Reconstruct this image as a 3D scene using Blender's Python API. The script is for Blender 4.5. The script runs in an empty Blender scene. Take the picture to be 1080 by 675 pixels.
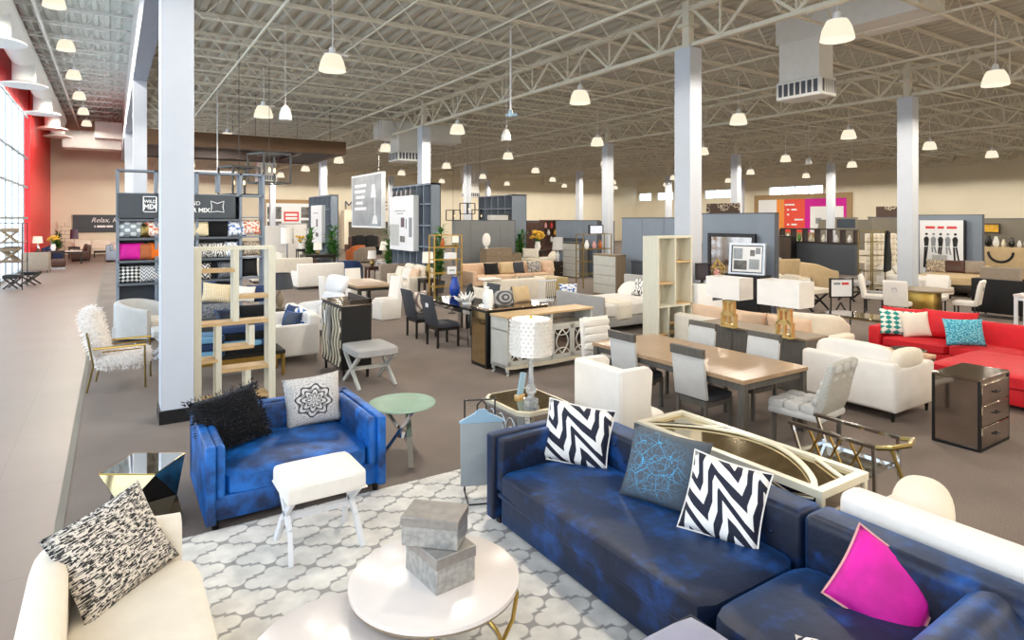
LAMP_W, SKY, EXPO = 300, 2.5, 0.42
import bpy, bmesh, math, random
from mathutils import Vector, Matrix, Euler
rnd = random.Random(7)
SC = bpy.context.scene; C = SC.collection
PI = math.pi; R = math.radians
# ---------------------------------------------------------------- survey: photo pixel -> place
F = 650.0; H = 2.5; HY = 231.0; AZ = math.atan(422/650)
FX, FY = math.sin(AZ), math.cos(AZ)
def P(px, py, Z=0.0):
    u = (px-540)/F; d = F*(H-Z)/(py-HY)
    return (d*(FX+u*FY), d*(FY-u*FX))
def ratio(px):
    u = (px-540)/F; return (FX+u*FY)/(FY-u*FX)
def XY(px, Y): return ratio(px)*Y
def YX(px, X): return X/ratio(px)
def ZA(py, x, y): return H+(HY-py)*(x*FX+y*FY)/F
# ---------------------------------------------------------------- node helper
class S:
    def __init__(s, nt, k): s.nt = nt; s.k = k
    def _o(s, op, b=None, c=None):
        n = s.nt.nodes.new('ShaderNodeMath'); n.operation = op
        for i, v in enumerate((s, b, c)):
            if v is None: continue
            if isinstance(v, S): s.nt.links.new(v.k, n.inputs[i])
            else: n.inputs[i].default_value = v
        return S(s.nt, n.outputs[0])
    def __add__(s, b): return s._o('ADD', b)
    def __sub__(s, b): return s._o('SUBTRACT', b)
    def __mul__(s, b): return s._o('MULTIPLY', b)
    def __truediv__(s, b): return s._o('DIVIDE', b)
    def abs(s): return s._o('ABSOLUTE')
    def fr(s): return s._o('FRACT')
    def sin(s): return s._o('SINE')
    def sqrt(s): return s._o('SQRT')
    def fl(s): return s._o('FLOOR')
    def pp(s, a): return s._o('PINGPONG', a)
    def lt(s, b): return s._o('LESS_THAN', b)
    def gt(s, b): return s._o('GREATER_THAN', b)
    def mn(s, b): return s._o('MINIMUM', b)
    def mx(s, b): return s._o('MAXIMUM', b)
    def at2(s, b): return s._o('ARCTAN2', b)
    def step(s, a, b):
        n = s.nt.nodes.new('ShaderNodeMapRange'); n.interpolation_type = 'SMOOTHSTEP'
        s.nt.links.new(s.k, n.inputs[0]); n.inputs[1].default_value = a; n.inputs[2].default_value = b
        return S(s.nt, n.outputs[0])
def rgba(c): return (c[0], c[1], c[2], 1)
def hexc(h):
    v = [int(h[i:i+2], 16)/255 for i in (0, 2, 4)]
    return tuple(x/12.92 if x <= .04045 else ((x+.055)/1.055)**2.4 for x in v)
class Mat:
    def __init__(s, name):
        s.m = bpy.data.materials.new(name); s.m.use_nodes = True
        s.nt = s.m.node_tree; s.b = s.nt.nodes['Principled BSDF']
    def coord(s, kind='Object', sc=(1, 1, 1), rot=(0, 0, 0)):
        t = s.nt.nodes.new('ShaderNodeTexCoord'); mp = s.nt.nodes.new('ShaderNodeMapping')
        mp.inputs['Scale'].default_value = sc; mp.inputs['Rotation'].default_value = rot
        s.nt.links.new(t.outputs[kind], mp.inputs[0]); return mp.outputs[0]
    def xyz(s, v):
        n = s.nt.nodes.new('ShaderNodeSeparateXYZ'); s.nt.links.new(v, n.inputs[0])
        return [S(s.nt, n.outputs[i]) for i in range(3)]
    def noise(s, v, scale, det=3, rough=.55):
        n = s.nt.nodes.new('ShaderNodeTexNoise'); n.inputs['Scale'].default_value = scale
        n.inputs['Detail'].default_value = det; n.inputs['Roughness'].default_value = rough
        s.nt.links.new(v, n.inputs['Vector']); return S(s.nt, n.outputs[0])
    def vor(s, v, scale, feat='DISTANCE_TO_EDGE'):
        n = s.nt.nodes.new('ShaderNodeTexVoronoi'); n.feature = feat; n.inputs['Scale'].default_value = scale
        s.nt.links.new(v, n.inputs['Vector']); return S(s.nt, n.outputs['Distance'])
    def mix(s, f, a, b):
        n = s.nt.nodes.new('ShaderNodeMix'); n.data_type = 'RGBA'
        if isinstance(f, S): s.nt.links.new(f.k, n.inputs[0])
        else: n.inputs[0].default_value = f
        for i, c in ((6, a), (7, b)):
            if isinstance(c, tuple): n.inputs[i].default_value = rgba(c)
            else: s.nt.links.new(c, n.inputs[i])
        return n.outputs[2]
    def col(s, c): s.nt.links.new(c, s.b.inputs['Base Color'])
    def bump(s, h, st, dist=.01):
        n = s.nt.nodes.new('ShaderNodeBump'); n.inputs['Strength'].default_value = st; n.inputs['Distance'].default_value = dist
        s.nt.links.new(h.k, n.inputs['Height']); s.nt.links.new(n.outputs[0], s.b.inputs['Normal'])
    def set(s, **k):
        for a, v in k.items(): s.b.inputs[a.replace('_', ' ')].default_value = v
        return s
def M(name, c, rough=.6, metal=0, var=.1, scale=6, bump=0, bscale=None, sheen=0, sc=(1, 1, 1), spec=.5, tint=None):
    if isinstance(c, str): c = hexc(c)
    m = Mat(name); v = m.coord('Object', sc); n = m.noise(v, scale)
    a = tuple(x*(1-var) for x in c); b = tuple(min(1, x*(1+var)) for x in c)
    m.col(m.mix(n.step(.25, .75), a, b))
    m.set(Roughness=rough, Metallic=metal); m.b.inputs['Specular IOR Level'].default_value = spec
    if bump: m.bump(m.noise(v, bscale or scale*8, 2), bump)
    if sheen:
        m.set(Sheen_Weight=sheen, Sheen_Roughness=.35); m.b.inputs['Sheen Tint'].default_value = rgba(tint or (1, 1, 1))
    return m.m
K = {}
def two(name, fn, c1, c2, rough=.75, kind='UV', sc=(1, 1, 1), sheen=0):
    """two-colour cloth; fn(mat, u, v, vec) gives the mask of c2"""
    m = Mat(name); vec = m.coord(kind, sc); u, v, w = m.xyz(vec)
    n = m.noise(m.coord('Object'), 30)
    f = fn(m, u, v, vec)
    c1 = hexc(c1) if isinstance(c1, str) else c1; c2 = hexc(c2) if isinstance(c2, str) else c2
    m.col(m.mix(f, m.mix(n, tuple(x*.9 for x in c1), tuple(min(1, x*1.1) for x in c1)), c2))
    m.set(Roughness=rough); m.bump(n, .15)
    if sheen: m.set(Sheen_Weight=sheen)
    return m.m
def build_materials():
    K['white_paint'] = M('white_paint', 'e4e6ea', .5, var=.02)
    K['column_paint'] = M('column_paint', 'c6ccd6', .55, var=.02, scale=2)
    K['roof_paint'] = M('roof_paint', 'd8d3c2', .7, var=.04)
    K['duct_paint'] = M('duct_paint', 'dcdcd8', .55, var=.03)
    K['cream_wall'] = M('cream_wall', 'e9e0ca', .8, var=.03, scale=.6)
    K['white_fabric'] = M('white_fabric', 'ece7e0', .85, var=.03, bump=.12, bscale=120)
    K['cream_fabric'] = M('cream_fabric', 'e9e0d0', .85, var=.04, bump=.12, bscale=120)
    K['peach_fabric'] = M('peach_fabric', 'e3c3a6', .85, var=.05, bump=.12, bscale=120)
    K['beige_fabric'] = M('beige_fabric', 'cdb48c', .85, var=.06, bump=.12, bscale=120)
    K['taupe_fabric'] = M('taupe_fabric', '978a7c', .85, var=.06, bump=.12, bscale=120)
    K['grey_fabric'] = M('grey_fabric', 'a8a6a4', .8, var=.05, bump=.12, bscale=120)
    K['pale_grey_fabric'] = M('pale_grey_fabric', 'c3c3c1', .8, var=.05, bump=.12, bscale=120)
    K['linen_tweed'] = M('linen_tweed', 'b3b1aa', .85, var=.25, scale=90, bump=.2, bscale=150)
    K['charcoal_fabric'] = M('charcoal_fabric', '3a3d44', .75, var=.1, bump=.12, bscale=120)
    K['navy_fabric'] = M('navy_fabric', '1e3560', .8, var=.12, bump=.1)
    K['black_fabric'] = M('black_fabric', '0c0c10', .8, var=.2, bump=.3)
    K['red_fabric'] = M('red_fabric', 'd01524', .7, var=.08, bump=.08, bscale=60)
    K['brown_leather'] = M('brown_leather', '4a2c20', .45, var=.15)
    K['orange_leather'] = M('orange_leather', 'b8601f', .45, var=.12)
    K['black_gloss'] = M('black_gloss', '070708', .12, var=.1)
    K['black_satin'] = M('black_satin', '121214', .4, var=.1)
    K['dark_wood'] = M('dark_wood', '2a2019', .4, var=.25, scale=5, sc=(1, 14, 14))
    K['black_wood'] = M('black_wood', '15120f', .4, var=.2, scale=5, sc=(1, 14, 14))
    K['grey_wood'] = M('grey_wood', '5a5650', .5, var=.22, scale=4, sc=(14, 14, 1))
    K['oak_top'] = M('oak_top', 'a88c6e', .32, var=.15, scale=4, sc=(12, 1, 12))
    K['light_oak'] = M('light_oak', 'c9a97a', .5, var=.12, scale=4, sc=(1, 12, 12))
    K['walnut'] = M('walnut', '6d5540', .5, var=.18, scale=4, sc=(1, 12, 12))
    K['drift_wood'] = M('drift_wood', '8b7a64', .55, var=.15, scale=4, sc=(1, 12, 12))
    K['cream_wood'] = M('cream_wood', 'd9d6c4', .5, var=.05, scale=4, sc=(10, 10, 1))
    K['champagne'] = M('champagne', 'dcd4be', .32, .2, var=.05)
    K['gold'] = M('gold', 'c9a75a', .28, 1, var=.06)
    K['gold_leaf'] = M('gold_leaf', 'd6b777', .35, .55, var=.08); K['old_gold'] = M('old_gold', '8f7d4c', .35, 1, var=.1)
    K['chrome'] = M('chrome', 'd6d8dc', .1, 1, var=.02)
    K['silver'] = M('silver', 'b9babd', .3, .8, var=.08)
    K['steel_grey'] = M('steel_grey', '8d97a6', .45, .1, var=.05)
    K['silver_lacquer'] = M('silver_lacquer', 'c9c9c2', .4, .15, var=.05)
    K['mirror'] = M('mirror', 'cfd3d4', .03, 1, var=.01)
    K['smoked_mirror'] = M('smoked_mirror', 'b5aaa2', .06, 1, var=.05)
    K['bronze_mirror'] = M('bronze_mirror', 'c9b890', .05, 1, var=.05)
    K['glass_green'] = M('glass_green', 'a9c3ad', .08, .1, var=.05)
    K['white_lacquer'] = M('white_lacquer', 'e6dcd6', .25, var=.02)
    K['white_plastic'] = M('white_plastic', 'f0f2f5', .35, var=.02)
    K['pale_blue_plastic'] = M('pale_blue_plastic', '8fb0c8', .35, var=.03)
    K['grey_cloth'] = M('grey_cloth', '9aa2a6', .6, var=.05)
    K['fixture_grey'] = M('fixture_grey', '5f666e', .6, var=.04)
    K['slate_panel'] = M('slate_panel', '7f8a98', .65, var=.04, scale=1.5)
    K['slate_dark'] = M('slate_dark', '4b5058', .65, var=.04)
    K['taupe_panel'] = M('taupe_panel', '7a7468', .7, var=.05, scale=1.5)
    K['sign_grey'] = M('sign_grey', '444b52', .6, var=.05)
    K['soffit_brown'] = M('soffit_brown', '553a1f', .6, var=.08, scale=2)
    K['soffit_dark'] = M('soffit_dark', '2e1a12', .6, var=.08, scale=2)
    K['frame_wood'] = M('frame_wood', 'a5855a', .55, var=.2, scale=4, sc=(8, 8, 8))
    K['rust_wood'] = M('rust_wood', '4d2c1d', .6, var=.2)
    K['paper'] = M('paper', 'eef0f3', .5, var=.01)
    K['photo_grey'] = M('photo_grey', '9aa2a8', .45, var=.25, scale=1.6)
    K['photo_mono'] = M('photo_mono', '6c6c6a', .5, var=.75, scale=2.5)
    K['ink_black'] = M('ink_black', '141416', .5, var=.05)
    K['ink_grey'] = M('ink_grey', '8c9298', .5, var=.05)
    K['ink_purple'] = M('ink_purple', '5a4658', .5, var=.2)
    K['ink_red'] = M('ink_red', 'd8363a', .5, var=.05)
    K['ink_white'] = M('ink_white', 'f2f4f6', .5, var=.02)
    K['red_panel'] = M('red_panel', 'd81a20', .45, var=.03, scale=1)
    K['mullion'] = M('mullion', '8c9aa2', .4, .4, var=.03)
    K['leaf'] = M('leaf', '2f6b2c', .5, var=.4, scale=9)
    K['leaf_light'] = M('leaf_light', '5f9440', .5, var=.35, scale=9)
    K['pot_grey'] = M('pot_grey', '4a4f55', .5, var=.08)
    K['flower_yellow'] = M('flower_yellow', 'd9a72c', .6, var=.2)
    K['flower_white'] = M('flower_white', 'efe9dc', .6, var=.05)
    K['flower_pink'] = M('flower_pink', 'dba1a0', .6, var=.1)
    K['ceramic_white'] = M('ceramic_white', 'f1f1ee', .2, var=.02)
    K['ceramic_blue'] = M('ceramic_blue', '1d46a8', .15, var=.1)
    K['screen_dark'] = M('screen_dark', '3b3946', .2, var=.1)
    K['silver_box'] = M('silver_box', 'a9a9a6', .32, .55, var=.22, scale=26, bump=.25, bscale=60)
    K['zip_dark'] = M('brown_box_lid', '9a9590', .32, .5, var=.12, scale=20)
    K['grey_velvet'] = M('grey_velvet', '8f8fa6', .6, var=.06, sheen=.6)
    K['pink_velvet'] = M('pink_velvet', 'd3109a', .7, var=.22, scale=5, bump=.2, sheen=.5, tint=hexc('ff70d0'))
    K['magenta_fabric'] = M('magenta_fabric', 'd4119b', .7, var=.15, bump=.2)
    K['fur_white'] = M('fur_white', 'f3ece6', .95, var=.08, scale=30, bump=.9, bscale=90)
    K['fur_black'] = M('fur_black', '07070c', .95, var=.5, scale=24, bump=1, bscale=70, sheen=.25, tint=(.3, .35, .5))
    K['fur_grey'] = M('fur_grey', '6c6f76', .95, var=.75, scale=28, bump=1, bscale=70)
    K['orange_fabric'] = M('orange_fabric', 'ee7415', .8, var=.1)
    K['terracotta'] = M('terracotta_fabric', 'b3643a', .8, var=.08)
    K['acrylic'] = M('crystal', 'eef3f6', .04, 0, var=.02); K['acrylic'].node_tree.nodes['Principled BSDF'].inputs['Transmission Weight'].default_value = .75
    K['grey_panel'] = M('grey_panel', '7d8082', .65, var=.04, scale=1.5)
    # velvet, brushed both ways
    m = Mat('blue_velvet'); v = m.coord('Object', (1, 1, 1)); n = m.noise(v, 2.6, 4, .6); n2 = m.noise(v, 9, 3)
    m.col(m.mix((n*.75+n2*.25).step(.48, .78), hexc('060f26'), hexc('1158ac')))
    m.set(Roughness=.5, Sheen_Weight=.35, Sheen_Roughness=.45); m.b.inputs['Sheen Tint'].default_value = rgba(hexc('2a8cf0'))
    m.bump(n2, .25, .02); K['blue_velvet'] = m.m
    m = Mat('royal_velvet'); v = m.coord('Object'); n = m.noise(v, 2.6, 4, .6); n2 = m.noise(v, 9, 3)
    m.col(m.mix((n*.75+n2*.25).step(.4, .66), hexc('0a2148'), hexc('176cc6')))
    m.set(Roughness=.5, Sheen_Weight=.45, Sheen_Roughness=.45); m.b.inputs['Sheen Tint'].default_value = rgba(hexc('2a8cf0'))
    m.bump(n2, .25, .02); K['royal_velvet'] = m.m
    # clear pane: mostly see-through with a clean reflection
    m = Mat('clear_glass'); nt = m.nt
    t = nt.nodes.new('ShaderNodeBsdfTransparent'); t.inputs[0].default_value = (.95, .98, .99, 1)
    g = nt.nodes.new('ShaderNodeBsdfGlossy'); g.inputs['Roughness'].default_value = .02
    fr = nt.nodes.new('ShaderNodeValue'); fr.outputs[0].default_value = .07
    mx = nt.nodes.new('ShaderNodeMixShader'); nt.links.new(fr.outputs[0], mx.inputs[0])
    nt.links.new(t.outputs[0], mx.inputs[1]); nt.links.new(g.outputs[0], mx.inputs[2])
    nt.links.new(mx.outputs[0], nt.nodes['Material Output'].inputs[0]); K['clear_glass'] = m.m
    # lit things
    def lit(name, c, st, base=(.12, .11, .1)):
        m = Mat(name); m.b.inputs['Base Color'].default_value = rgba(base)
        n = m.noise(m.coord('Object'), 3)
        m.nt.links.new(m.mix(n, tuple(x*.93 for x in c), c), m.b.inputs['Emission Color'])
        m.set(Emission_Strength=st, Roughness=.4); m.m.cycles.emission_sampling = 'NONE'; return m.m
    K['lamp_glow'] = lit('lamp_glow', (1, .87, .66), .78)
    K['lamp_mouth'] = lit('lamp_mouth', (1, .95, .82), 3)
    K['shade_glow'] = lit('shade_glow', (1, .92, .8), .35)
    K['shade_lit'] = lit('shade_lit', (1, .9, .72), .7)
    K['bulb_glow'] = lit('bulb_glow', (1, .7, .35), 3)
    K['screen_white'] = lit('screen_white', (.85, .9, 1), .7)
    K['clerestory_glow'] = lit('clerestory_glow', (.95, .98, 1), 1.6)
    # carpet / walkway / rug
    m = Mat('carpet'); v = m.coord('Object'); a = m.noise(v, 90, 2); b = m.noise(v, .7, 3)
    m.col(m.mix((a*.6+b*.4).step(.3, .7), hexc('6f635b'), hexc('8d8077'))); m.set(Roughness=.95); m.bump(a, .3); K['carpet'] = m.m
    m = Mat('walkway_tile'); v = m.coord('Object'); x, y, z = m.xyz(v); b = m.noise(v, .8, 3)
    ln = ((x*1.1).fr().lt(.012)).mx((y*.55).fr().lt(.008))
    m.col(m.mix(ln*.35, m.mix(b, hexc('7b6b62'), hexc('8b7a70')), hexc('6a5c54'))); m.set(Roughness=.42); m.b.inputs['Specular IOR Level'].default_value = .3; K['walkway'] = m.m
    m = Mat('trellis_rug'); v = m.coord('Object'); x, y, z = m.xyz(v); nz = m.noise(v, 5, 4); nn = m.noise(v, 60, 2)
    wob = nz*.02
    def lobes(ox, oy):
        cx, cy = .48, .345
        px = ((x/cx+ox).fr()-.5)*cx+wob*.4; py = ((y/cy+oy).fr()-.5)*cy+wob*.4
        px = px.abs(); py = py.abs()
        r1 = (((px-.138)*(px-.138)+py*py).sqrt())-.066
        r2 = ((px*px+(py-.088)*(py-.088)).sqrt())-.06
        r3 = (px*.75).mx(py)-.085
        return r1.mn(r2).mn(r3)+.003
    d = lobes(0, 0).mn(lobes(.5, .5))
    pile = m.mix(nz.step(.3, .7), hexc('d6d2cb'), hexc('f0ece4'))
    m.col(m.mix(d.step(-.004, .008), pile, hexc('a3a09c'))); m.set(Roughness=.95); m.bump(nn, .4); K['trellis'] = m.m
    # roof deck: trapezoid ribs are real geometry; paint
    K['deck'] = M('deck_paint', 'bfbaab', .7, var=.05, scale=1.5)
    K['deck_aisle'] = M('deck_aisle_paint', 'c9cec9', .7, var=.05, scale=1.5)
    # pillow cloths (UV runs -1..1)
    def chev(m, u, v, vec):
        p = u*.86+v*.5; q = v*.86-u*.5
        z = (p*.95).pp(.5)*2.0+((p*1.9+q*.4).pp(.5)*.3)
        return ((q*.9+z)*1.5).fr().gt(.5)
    K['p_chevron'] = two('chevron_cloth', chev, '14182e', 'f0eeea')
    def zz(k, s, a):
        def f(m, u, v, vec): return ((v+(u*k).pp(.5)*a)*s).fr().gt(.5)
        return f
    K['p_zigzag'] = two('zigzag_cloth', zz(2.5, 2.5, .8), '6b6f76', 'dfe0e2')
    K['p_zig_navy'] = two('navy_zigzag_cloth', zz(1.5, 2, 1), '141a30', 'eceae6')
    def medal(m, u, v, vec):
        r = (u*u+v*v).sqrt(); t = v.at2(u)
        p = ((t*8).sin()*.07+r)
        rings = (p*5.2).fr().lt(.34)*r.lt(.72)
        spot = m.noise(m.coord('UV', (9, 9, 9)), 3, 4).gt(.57)*r.gt(.70)
        pet = ((t*8).sin().gt(.35))*r.lt(.62)*r.gt(.22)*.5
        return rings.mx(spot*.8).mx(pet)
    K['p_medallion'] = two('medallion_cloth', medal, 'cfcbc8', '2c2a30')
    def tweed(m, u, v, vec):
        bx = ((u*4.5).fl()+(v*5).fl()*.37)
        a = m.noise(m.coord('UV', (4, 22, 1)), 1.6, 3).gt(.47)
        b = m.noise(m.coord('UV', (4.4, 5, 1)), 2.1, 2).gt(.46)
        return a*b.mx(m.noise(m.coord('UV', (14, 14, 1)), 1.2, 2).gt(.58))
    K['p_tweed'] = two('tweed_cloth', tweed, 'd6cfc5', '1e1c20')
    def crack(m, u, v, vec):
        e = m.vor(m.coord('UV', (1, 1, 1)), 2.3).lt(.008).mx(m.vor(m.coord('UV', (1, 1.3, 1), (0, 0, .6)), 3.1).lt(.008)).mx(m.vor(m.coord('UV', (1.4, 1, 1), (0, 0, 1.2)), 4).lt(.008))
        return e*(((u+.25)*(u+.25)+v*v).sqrt().step(1.15, .5))
    K['p_crackle'] = two('crackle_cloth', crack, '4d5661', '4fb4e6')
    def greek(m, u, v, vec):
        a = (u*1.4).pp(.5); b = (v*1.4+.2).pp(.5)
        return (a.mx(b)*5.2).fr().lt(.4)
    K['p_greek'] = two('greek_key_cloth', greek, 'd8c08c', 'f1ead8')
    def blot(s, t):
        def f(m, u, v, vec): return m.noise(m.coord('UV', (1, 1, 1)), s, 2).step(t-.02, t+.02)
        return f
    K['p_ikat'] = two('ikat_cloth', lambda m, u, v, vec: ((u*2.2+m.noise(vec, 3, 3)*.6).pp(.5)*2+(v*2.6+m.noise(vec, 3, 3)*.5).pp(.5)*2).gt(.98), '14908a', 'e9ece4')
    K['p_blue_floral'] = two('blue_floral_cloth', blot(2.6, .54), 'eef1f4', '2a66b8')
    K['p_coral'] = two('coral_floral_cloth', blot(3.2, .52), 'ede4da', 'd7683f')
    K['p_scribble'] = two('scribble_cloth', blot(5, .52), 'cfcdc8', '28282c')
    K['p_grey_pat'] = two('grey_pattern_cloth', lambda m, u, v, vec: ((u*7).sin()*(v*7).sin()).gt(.15), '8b959c', 'd9dfe2')
    K['p_hound'] = two('houndstooth_cloth', lambda m, u, v, vec: (((u*3).pp(.5)+((v*2.5).fr()-.5).abs())).gt(.52), '1b1d20', 'dedfdd')
    K['p_yellow'] = two('yellow_pattern_cloth', lambda m, u, v, vec: ((u*5).pp(.5)+(v*5).pp(.5)).gt(.5), 'dcc684', 'efe8d6')
    K['p_ring'] = two('ring_cloth', lambda m, u, v, vec: ((u*u+v*v).sqrt()*2.4).fr().lt(.4), 'ddd4cc', '7d6a66')
    K['p_oval'] = two('oval_cloth', lambda m, u, v, vec: ((u*u+v*v).sqrt()*2.2).fr().lt(.5), '4c4e52', 'a9aaac')
    K['p_animal'] = two('animal_cloth', lambda m, u, v, vec: m.vor(vec, 5).lt(.12), '4d4036', 'c9b9a2')
    K['p_aqua'] = two('aqua_knit_cloth', blot(9, .5), '1a8fb4', '7fd0dc')
    K['p_zebra'] = two('zebra_cloth', lambda m, u, v, vec: ((u*3+m.noise(vec, 2, 2)*3).pp(.5)).gt(.3), 'eceae6', '36363a')
    K['p_throw'] = two('wave_cloth', lambda m, u, v, vec: (v*9+(u*3).sin()*.4).fr().gt(.5), '1c3d66', '6fa3c8', kind='Object')
    K['p_wave'] = two('wave_mirror_front', lambda m, u, v, vec: ((u*2.2)+(m.xyz(vec)[2]*14).sin()*.3).fr().gt(.45), '4a4438', 'c9c0a8', rough=.25, kind='Object', sc=(3, 3, 1))
    K['p_honey'] = two('honeycomb_board', lambda m, u, v, vec: m.vor(vec, 6).lt(.07)*m.noise(vec, .6, 1).gt(.48), '46342a', 'b5a894', kind='Object')
    K['p_bird'] = two('golden_foil', blot(4, .5), 'd9c68e', '7a6430', rough=.35)
    K['damask'] = two('damask_shade', lambda m, u, v, vec: ((u*16).sin()*(v*16).sin()).gt(.2), 'dcd7cd', 'f4f2ec', kind='Object')
build_materials()
# ---------------------------------------------------------------- mesh builder
class MB:
    def __init__(s): s.bm = bmesh.new(); s.uv = None
    def _place(s, vs, mtx):
        if mtx is not None: bmesh.ops.transform(s.bm, matrix=mtx, verts=vs)
    def box(s, x0, x1, y0, y1, z0, z1, bev=0, seg=2, mtx=None):
        vs = bmesh.ops.create_cube(s.bm, size=1)['verts']
        for v in vs: v.co = Vector(((x0+x1)/2+v.co.x*(x1-x0), (y0+y1)/2+v.co.y*(y1-y0), (z0+z1)/2+v.co.z*(z1-z0)))
        if bev:
            ed = list({e for v in vs for e in v.link_edges})
            g = bmesh.ops.bevel(s.bm, geom=ed, offset=min(bev, .45*min(abs(x1-x0), abs(y1-y0), abs(z1-z0))), segments=seg, affect='EDGES', profile=.5)
            vs = list({v for f in g['faces'] for v in f.verts})
        if mtx is not None: s._place(vs, mtx)
        return s
    def bar(s, p, q, w, h=None, bev=0, up=(0, 0, 1)):
        p = Vector(p); q = Vector(q); d = q-p; L = d.length
        if L < 1e-6: return s
        z = d/L; u = Vector(up)
        if abs(z.dot(u)) > .98: u = Vector((0, 1, 0))
        x = u.cross(z).normalized(); y = z.cross(x)
        m = Matrix((x, y, z)).transposed().to_4x4(); m.translation = p
        h = h or w
        return s.box(-w/2, w/2, -h/2, h/2, 0, L, bev, 1, m)
    def tube(s, pts, r, seg=7, closed=False):
        pts = [Vector(p) for p in pts]; n = len(pts); rings = []; nrm = None
        for i, p in enumerate(pts):
            a = pts[(i-1) % n] if (closed or i) else p; b = pts[(i+1) % n] if (closed or i < n-1) else p
            t = (b-a).normalized()
            if nrm is None:
                nrm = t.orthogonal().normalized()
            nrm = (nrm-t*nrm.dot(t)); nrm = nrm.normalized() if nrm.length > 1e-5 else t.orthogonal().normalized()
            bn = t.cross(nrm); rr = r[i] if isinstance(r, (list, tuple)) else r
            rings.append([s.bm.verts.new(p+(nrm*math.cos(2*PI*k/seg)+bn*math.sin(2*PI*k/seg))*rr) for k in range(seg)])
        for i in range(n if closed else n-1):
            a, b = rings[i], rings[(i+1) % n]
            for k in range(seg): s.bm.faces.new((a[k], a[(k+1) % seg], b[(k+1) % seg], b[k]))
        if not closed:
            s.bm.faces.new(rings[0][::-1]); s.bm.faces.new(rings[-1])
        return s
    def lathe(s, prof, seg=24, x=0, y=0, z=0, sx=1, sy=1, cap=True):
        rings = []
        for r, h in prof:
            rings.append([s.bm.verts.new((x+sx*r*math.cos(2*PI*k/seg), y+sy*r*math.sin(2*PI*k/seg), z+h)) for k in range(seg)])
        for a, b in zip(rings, rings[1:]):
            for k in range(seg): s.bm.faces.new((a[k], a[(k+1) % seg], b[(k+1) % seg], b[k]))
        if cap:
            s.bm.faces.new(rings[0][::-1]); s.bm.faces.new(rings[-1])
        return s
    def prism(s, poly, a, b, axis='z', bev=0, seg=2):
        def mk(p, t):
            return {'z': (p[0], p[1], t), 'y': (p[0], t, p[1]), 'x': (t, p[0], p[1])}[axis]
        lo = [s.bm.verts.new(mk(p, a)) for p in poly]; hi = [s.bm.verts.new(mk(p, b)) for p in poly]; n = len(poly)
        fs = [s.bm.faces.new(lo), s.bm.faces.new(hi)]+[s.bm.faces.new((lo[i], lo[(i+1) % n], hi[(i+1) % n], hi[i])) for i in range(n)]
        bmesh.ops.recalc_face_normals(s.bm, faces=fs)
        if bev:
            ed = list({e for f in fs for e in f.edges})
            bmesh.ops.bevel(s.bm, geom=ed, offset=bev, segments=seg, affect='EDGES', profile=.5)
        return s
    def cush(s, x0, x1, y0, y1, z0, z1, k=5, n=5, crown=0, mtx=None):
        """puffy upholstered block"""
        g = bmesh.new(); bmesh.ops.create_cube(g, size=2); bmesh.ops.subdivide_edges(g, edges=g.edges[:], cuts=n, use_grid_fill=True)
        new = {}
        for v in g.verts:
            c = v.co; q = (abs(c.x)**k+abs(c.y)**k+abs(c.z)**k)**(1/k); p = c/q
            z = p.z
            if crown: z += crown*(1-min(1, p.x**2))*(1-min(1, p.y**2))*(1 if p.z > 0 else 0)
            co = Vector(((x0+x1)/2+p.x*(x1-x0)/2, (y0+y1)/2+p.y*(y1-y0)/2, (z0+z1)/2+z*(z1-z0)/2))
            new[v] = s.bm.verts.new(mtx @ co if mtx is not None else co)
        for f in g.faces: s.bm.faces.new([new[v] for v in f.verts])
        g.free(); return s
    def poly(s, pts):
        s.bm.faces.new([s.bm.verts.new(p) for p in pts]); return s
    def build(s, name, mat, parent=None, smooth=40):
        bmesh.ops.recalc_face_normals(s.bm, faces=s.bm.faces[:])
        me = bpy.data.meshes.new(name); s.bm.to_mesh(me); s.bm.free()
        if smooth:
            me.polygons.foreach_set('use_smooth', [True]*len(me.polygons)); me.set_sharp_from_angle(angle=R(smooth))
        me.materials.append(K[mat] if isinstance(mat, str) else mat)
        o = bpy.data.objects.new(name, me); C.objects.link(o)
        if parent is not None: o.parent = parent
        return o
def tag(o, label=None, cat=None, group=None, kind=None):
    if label: o['label'] = label
    if cat: o['category'] = cat
    if group: o['group'] = group
    if kind: o['kind'] = kind
    return o
def thing(name, label, cat, x=0, y=0, z=0, rz=0, group=None, rot=None):
    o = bpy.data.objects.new(name, None); C.objects.link(o); o.empty_display_size = .1
    o.location = (x, y, z); o.rotation_euler = rot or (0, 0, R(rz))
    return tag(o, label, cat, group)
def dup(root, x, y, z=None, rz=None, label=None, group=None):
    r = root.copy(); C.objects.link(r); r.location = (x, y, root.location.z if z is None else z)
    if rz is not None: r.rotation_euler = (0, 0, R(rz))
    if label: r['label'] = label
    if group: r['group'] = group
    for ch in list(root.children):
        c = ch.copy(); C.objects.link(c); c.parent = r
        for g in list(ch.children):
            d = g.copy(); C.objects.link(d); d.parent = c
    return r
def struct(name, mb, mat, label=None, smooth=40):
    o = mb.build(name, mat, None, smooth); o['kind'] = 'structure'
    if label: o['label'] = label
    return o
def text(s, size, loc, rot, mat, parent, name='lettering', ext=.004, align='CENTER', shear=0, bold=0):
    cu = bpy.data.curves.new(name, 'FONT'); cu.body = s; cu.size = size; cu.extrude = ext; cu.align_x = align; cu.align_y = 'CENTER'
    cu.shear = shear; cu.offset = bold; cu.materials.append(K[mat])
    cu.resolution_u = 3
    q = bpy.data.objects.new('tmp_text', cu); C.objects.link(q); bpy.context.view_layer.update()
    me = bpy.data.meshes.new_from_object(q.evaluated_get(bpy.context.evaluated_depsgraph_get())); bpy.data.objects.remove(q); me.name = name
    o = bpy.data.objects.new(name, me); C.objects.link(o); o.location = loc; o.rotation_euler = rot; o.parent = parent
    return o
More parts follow.
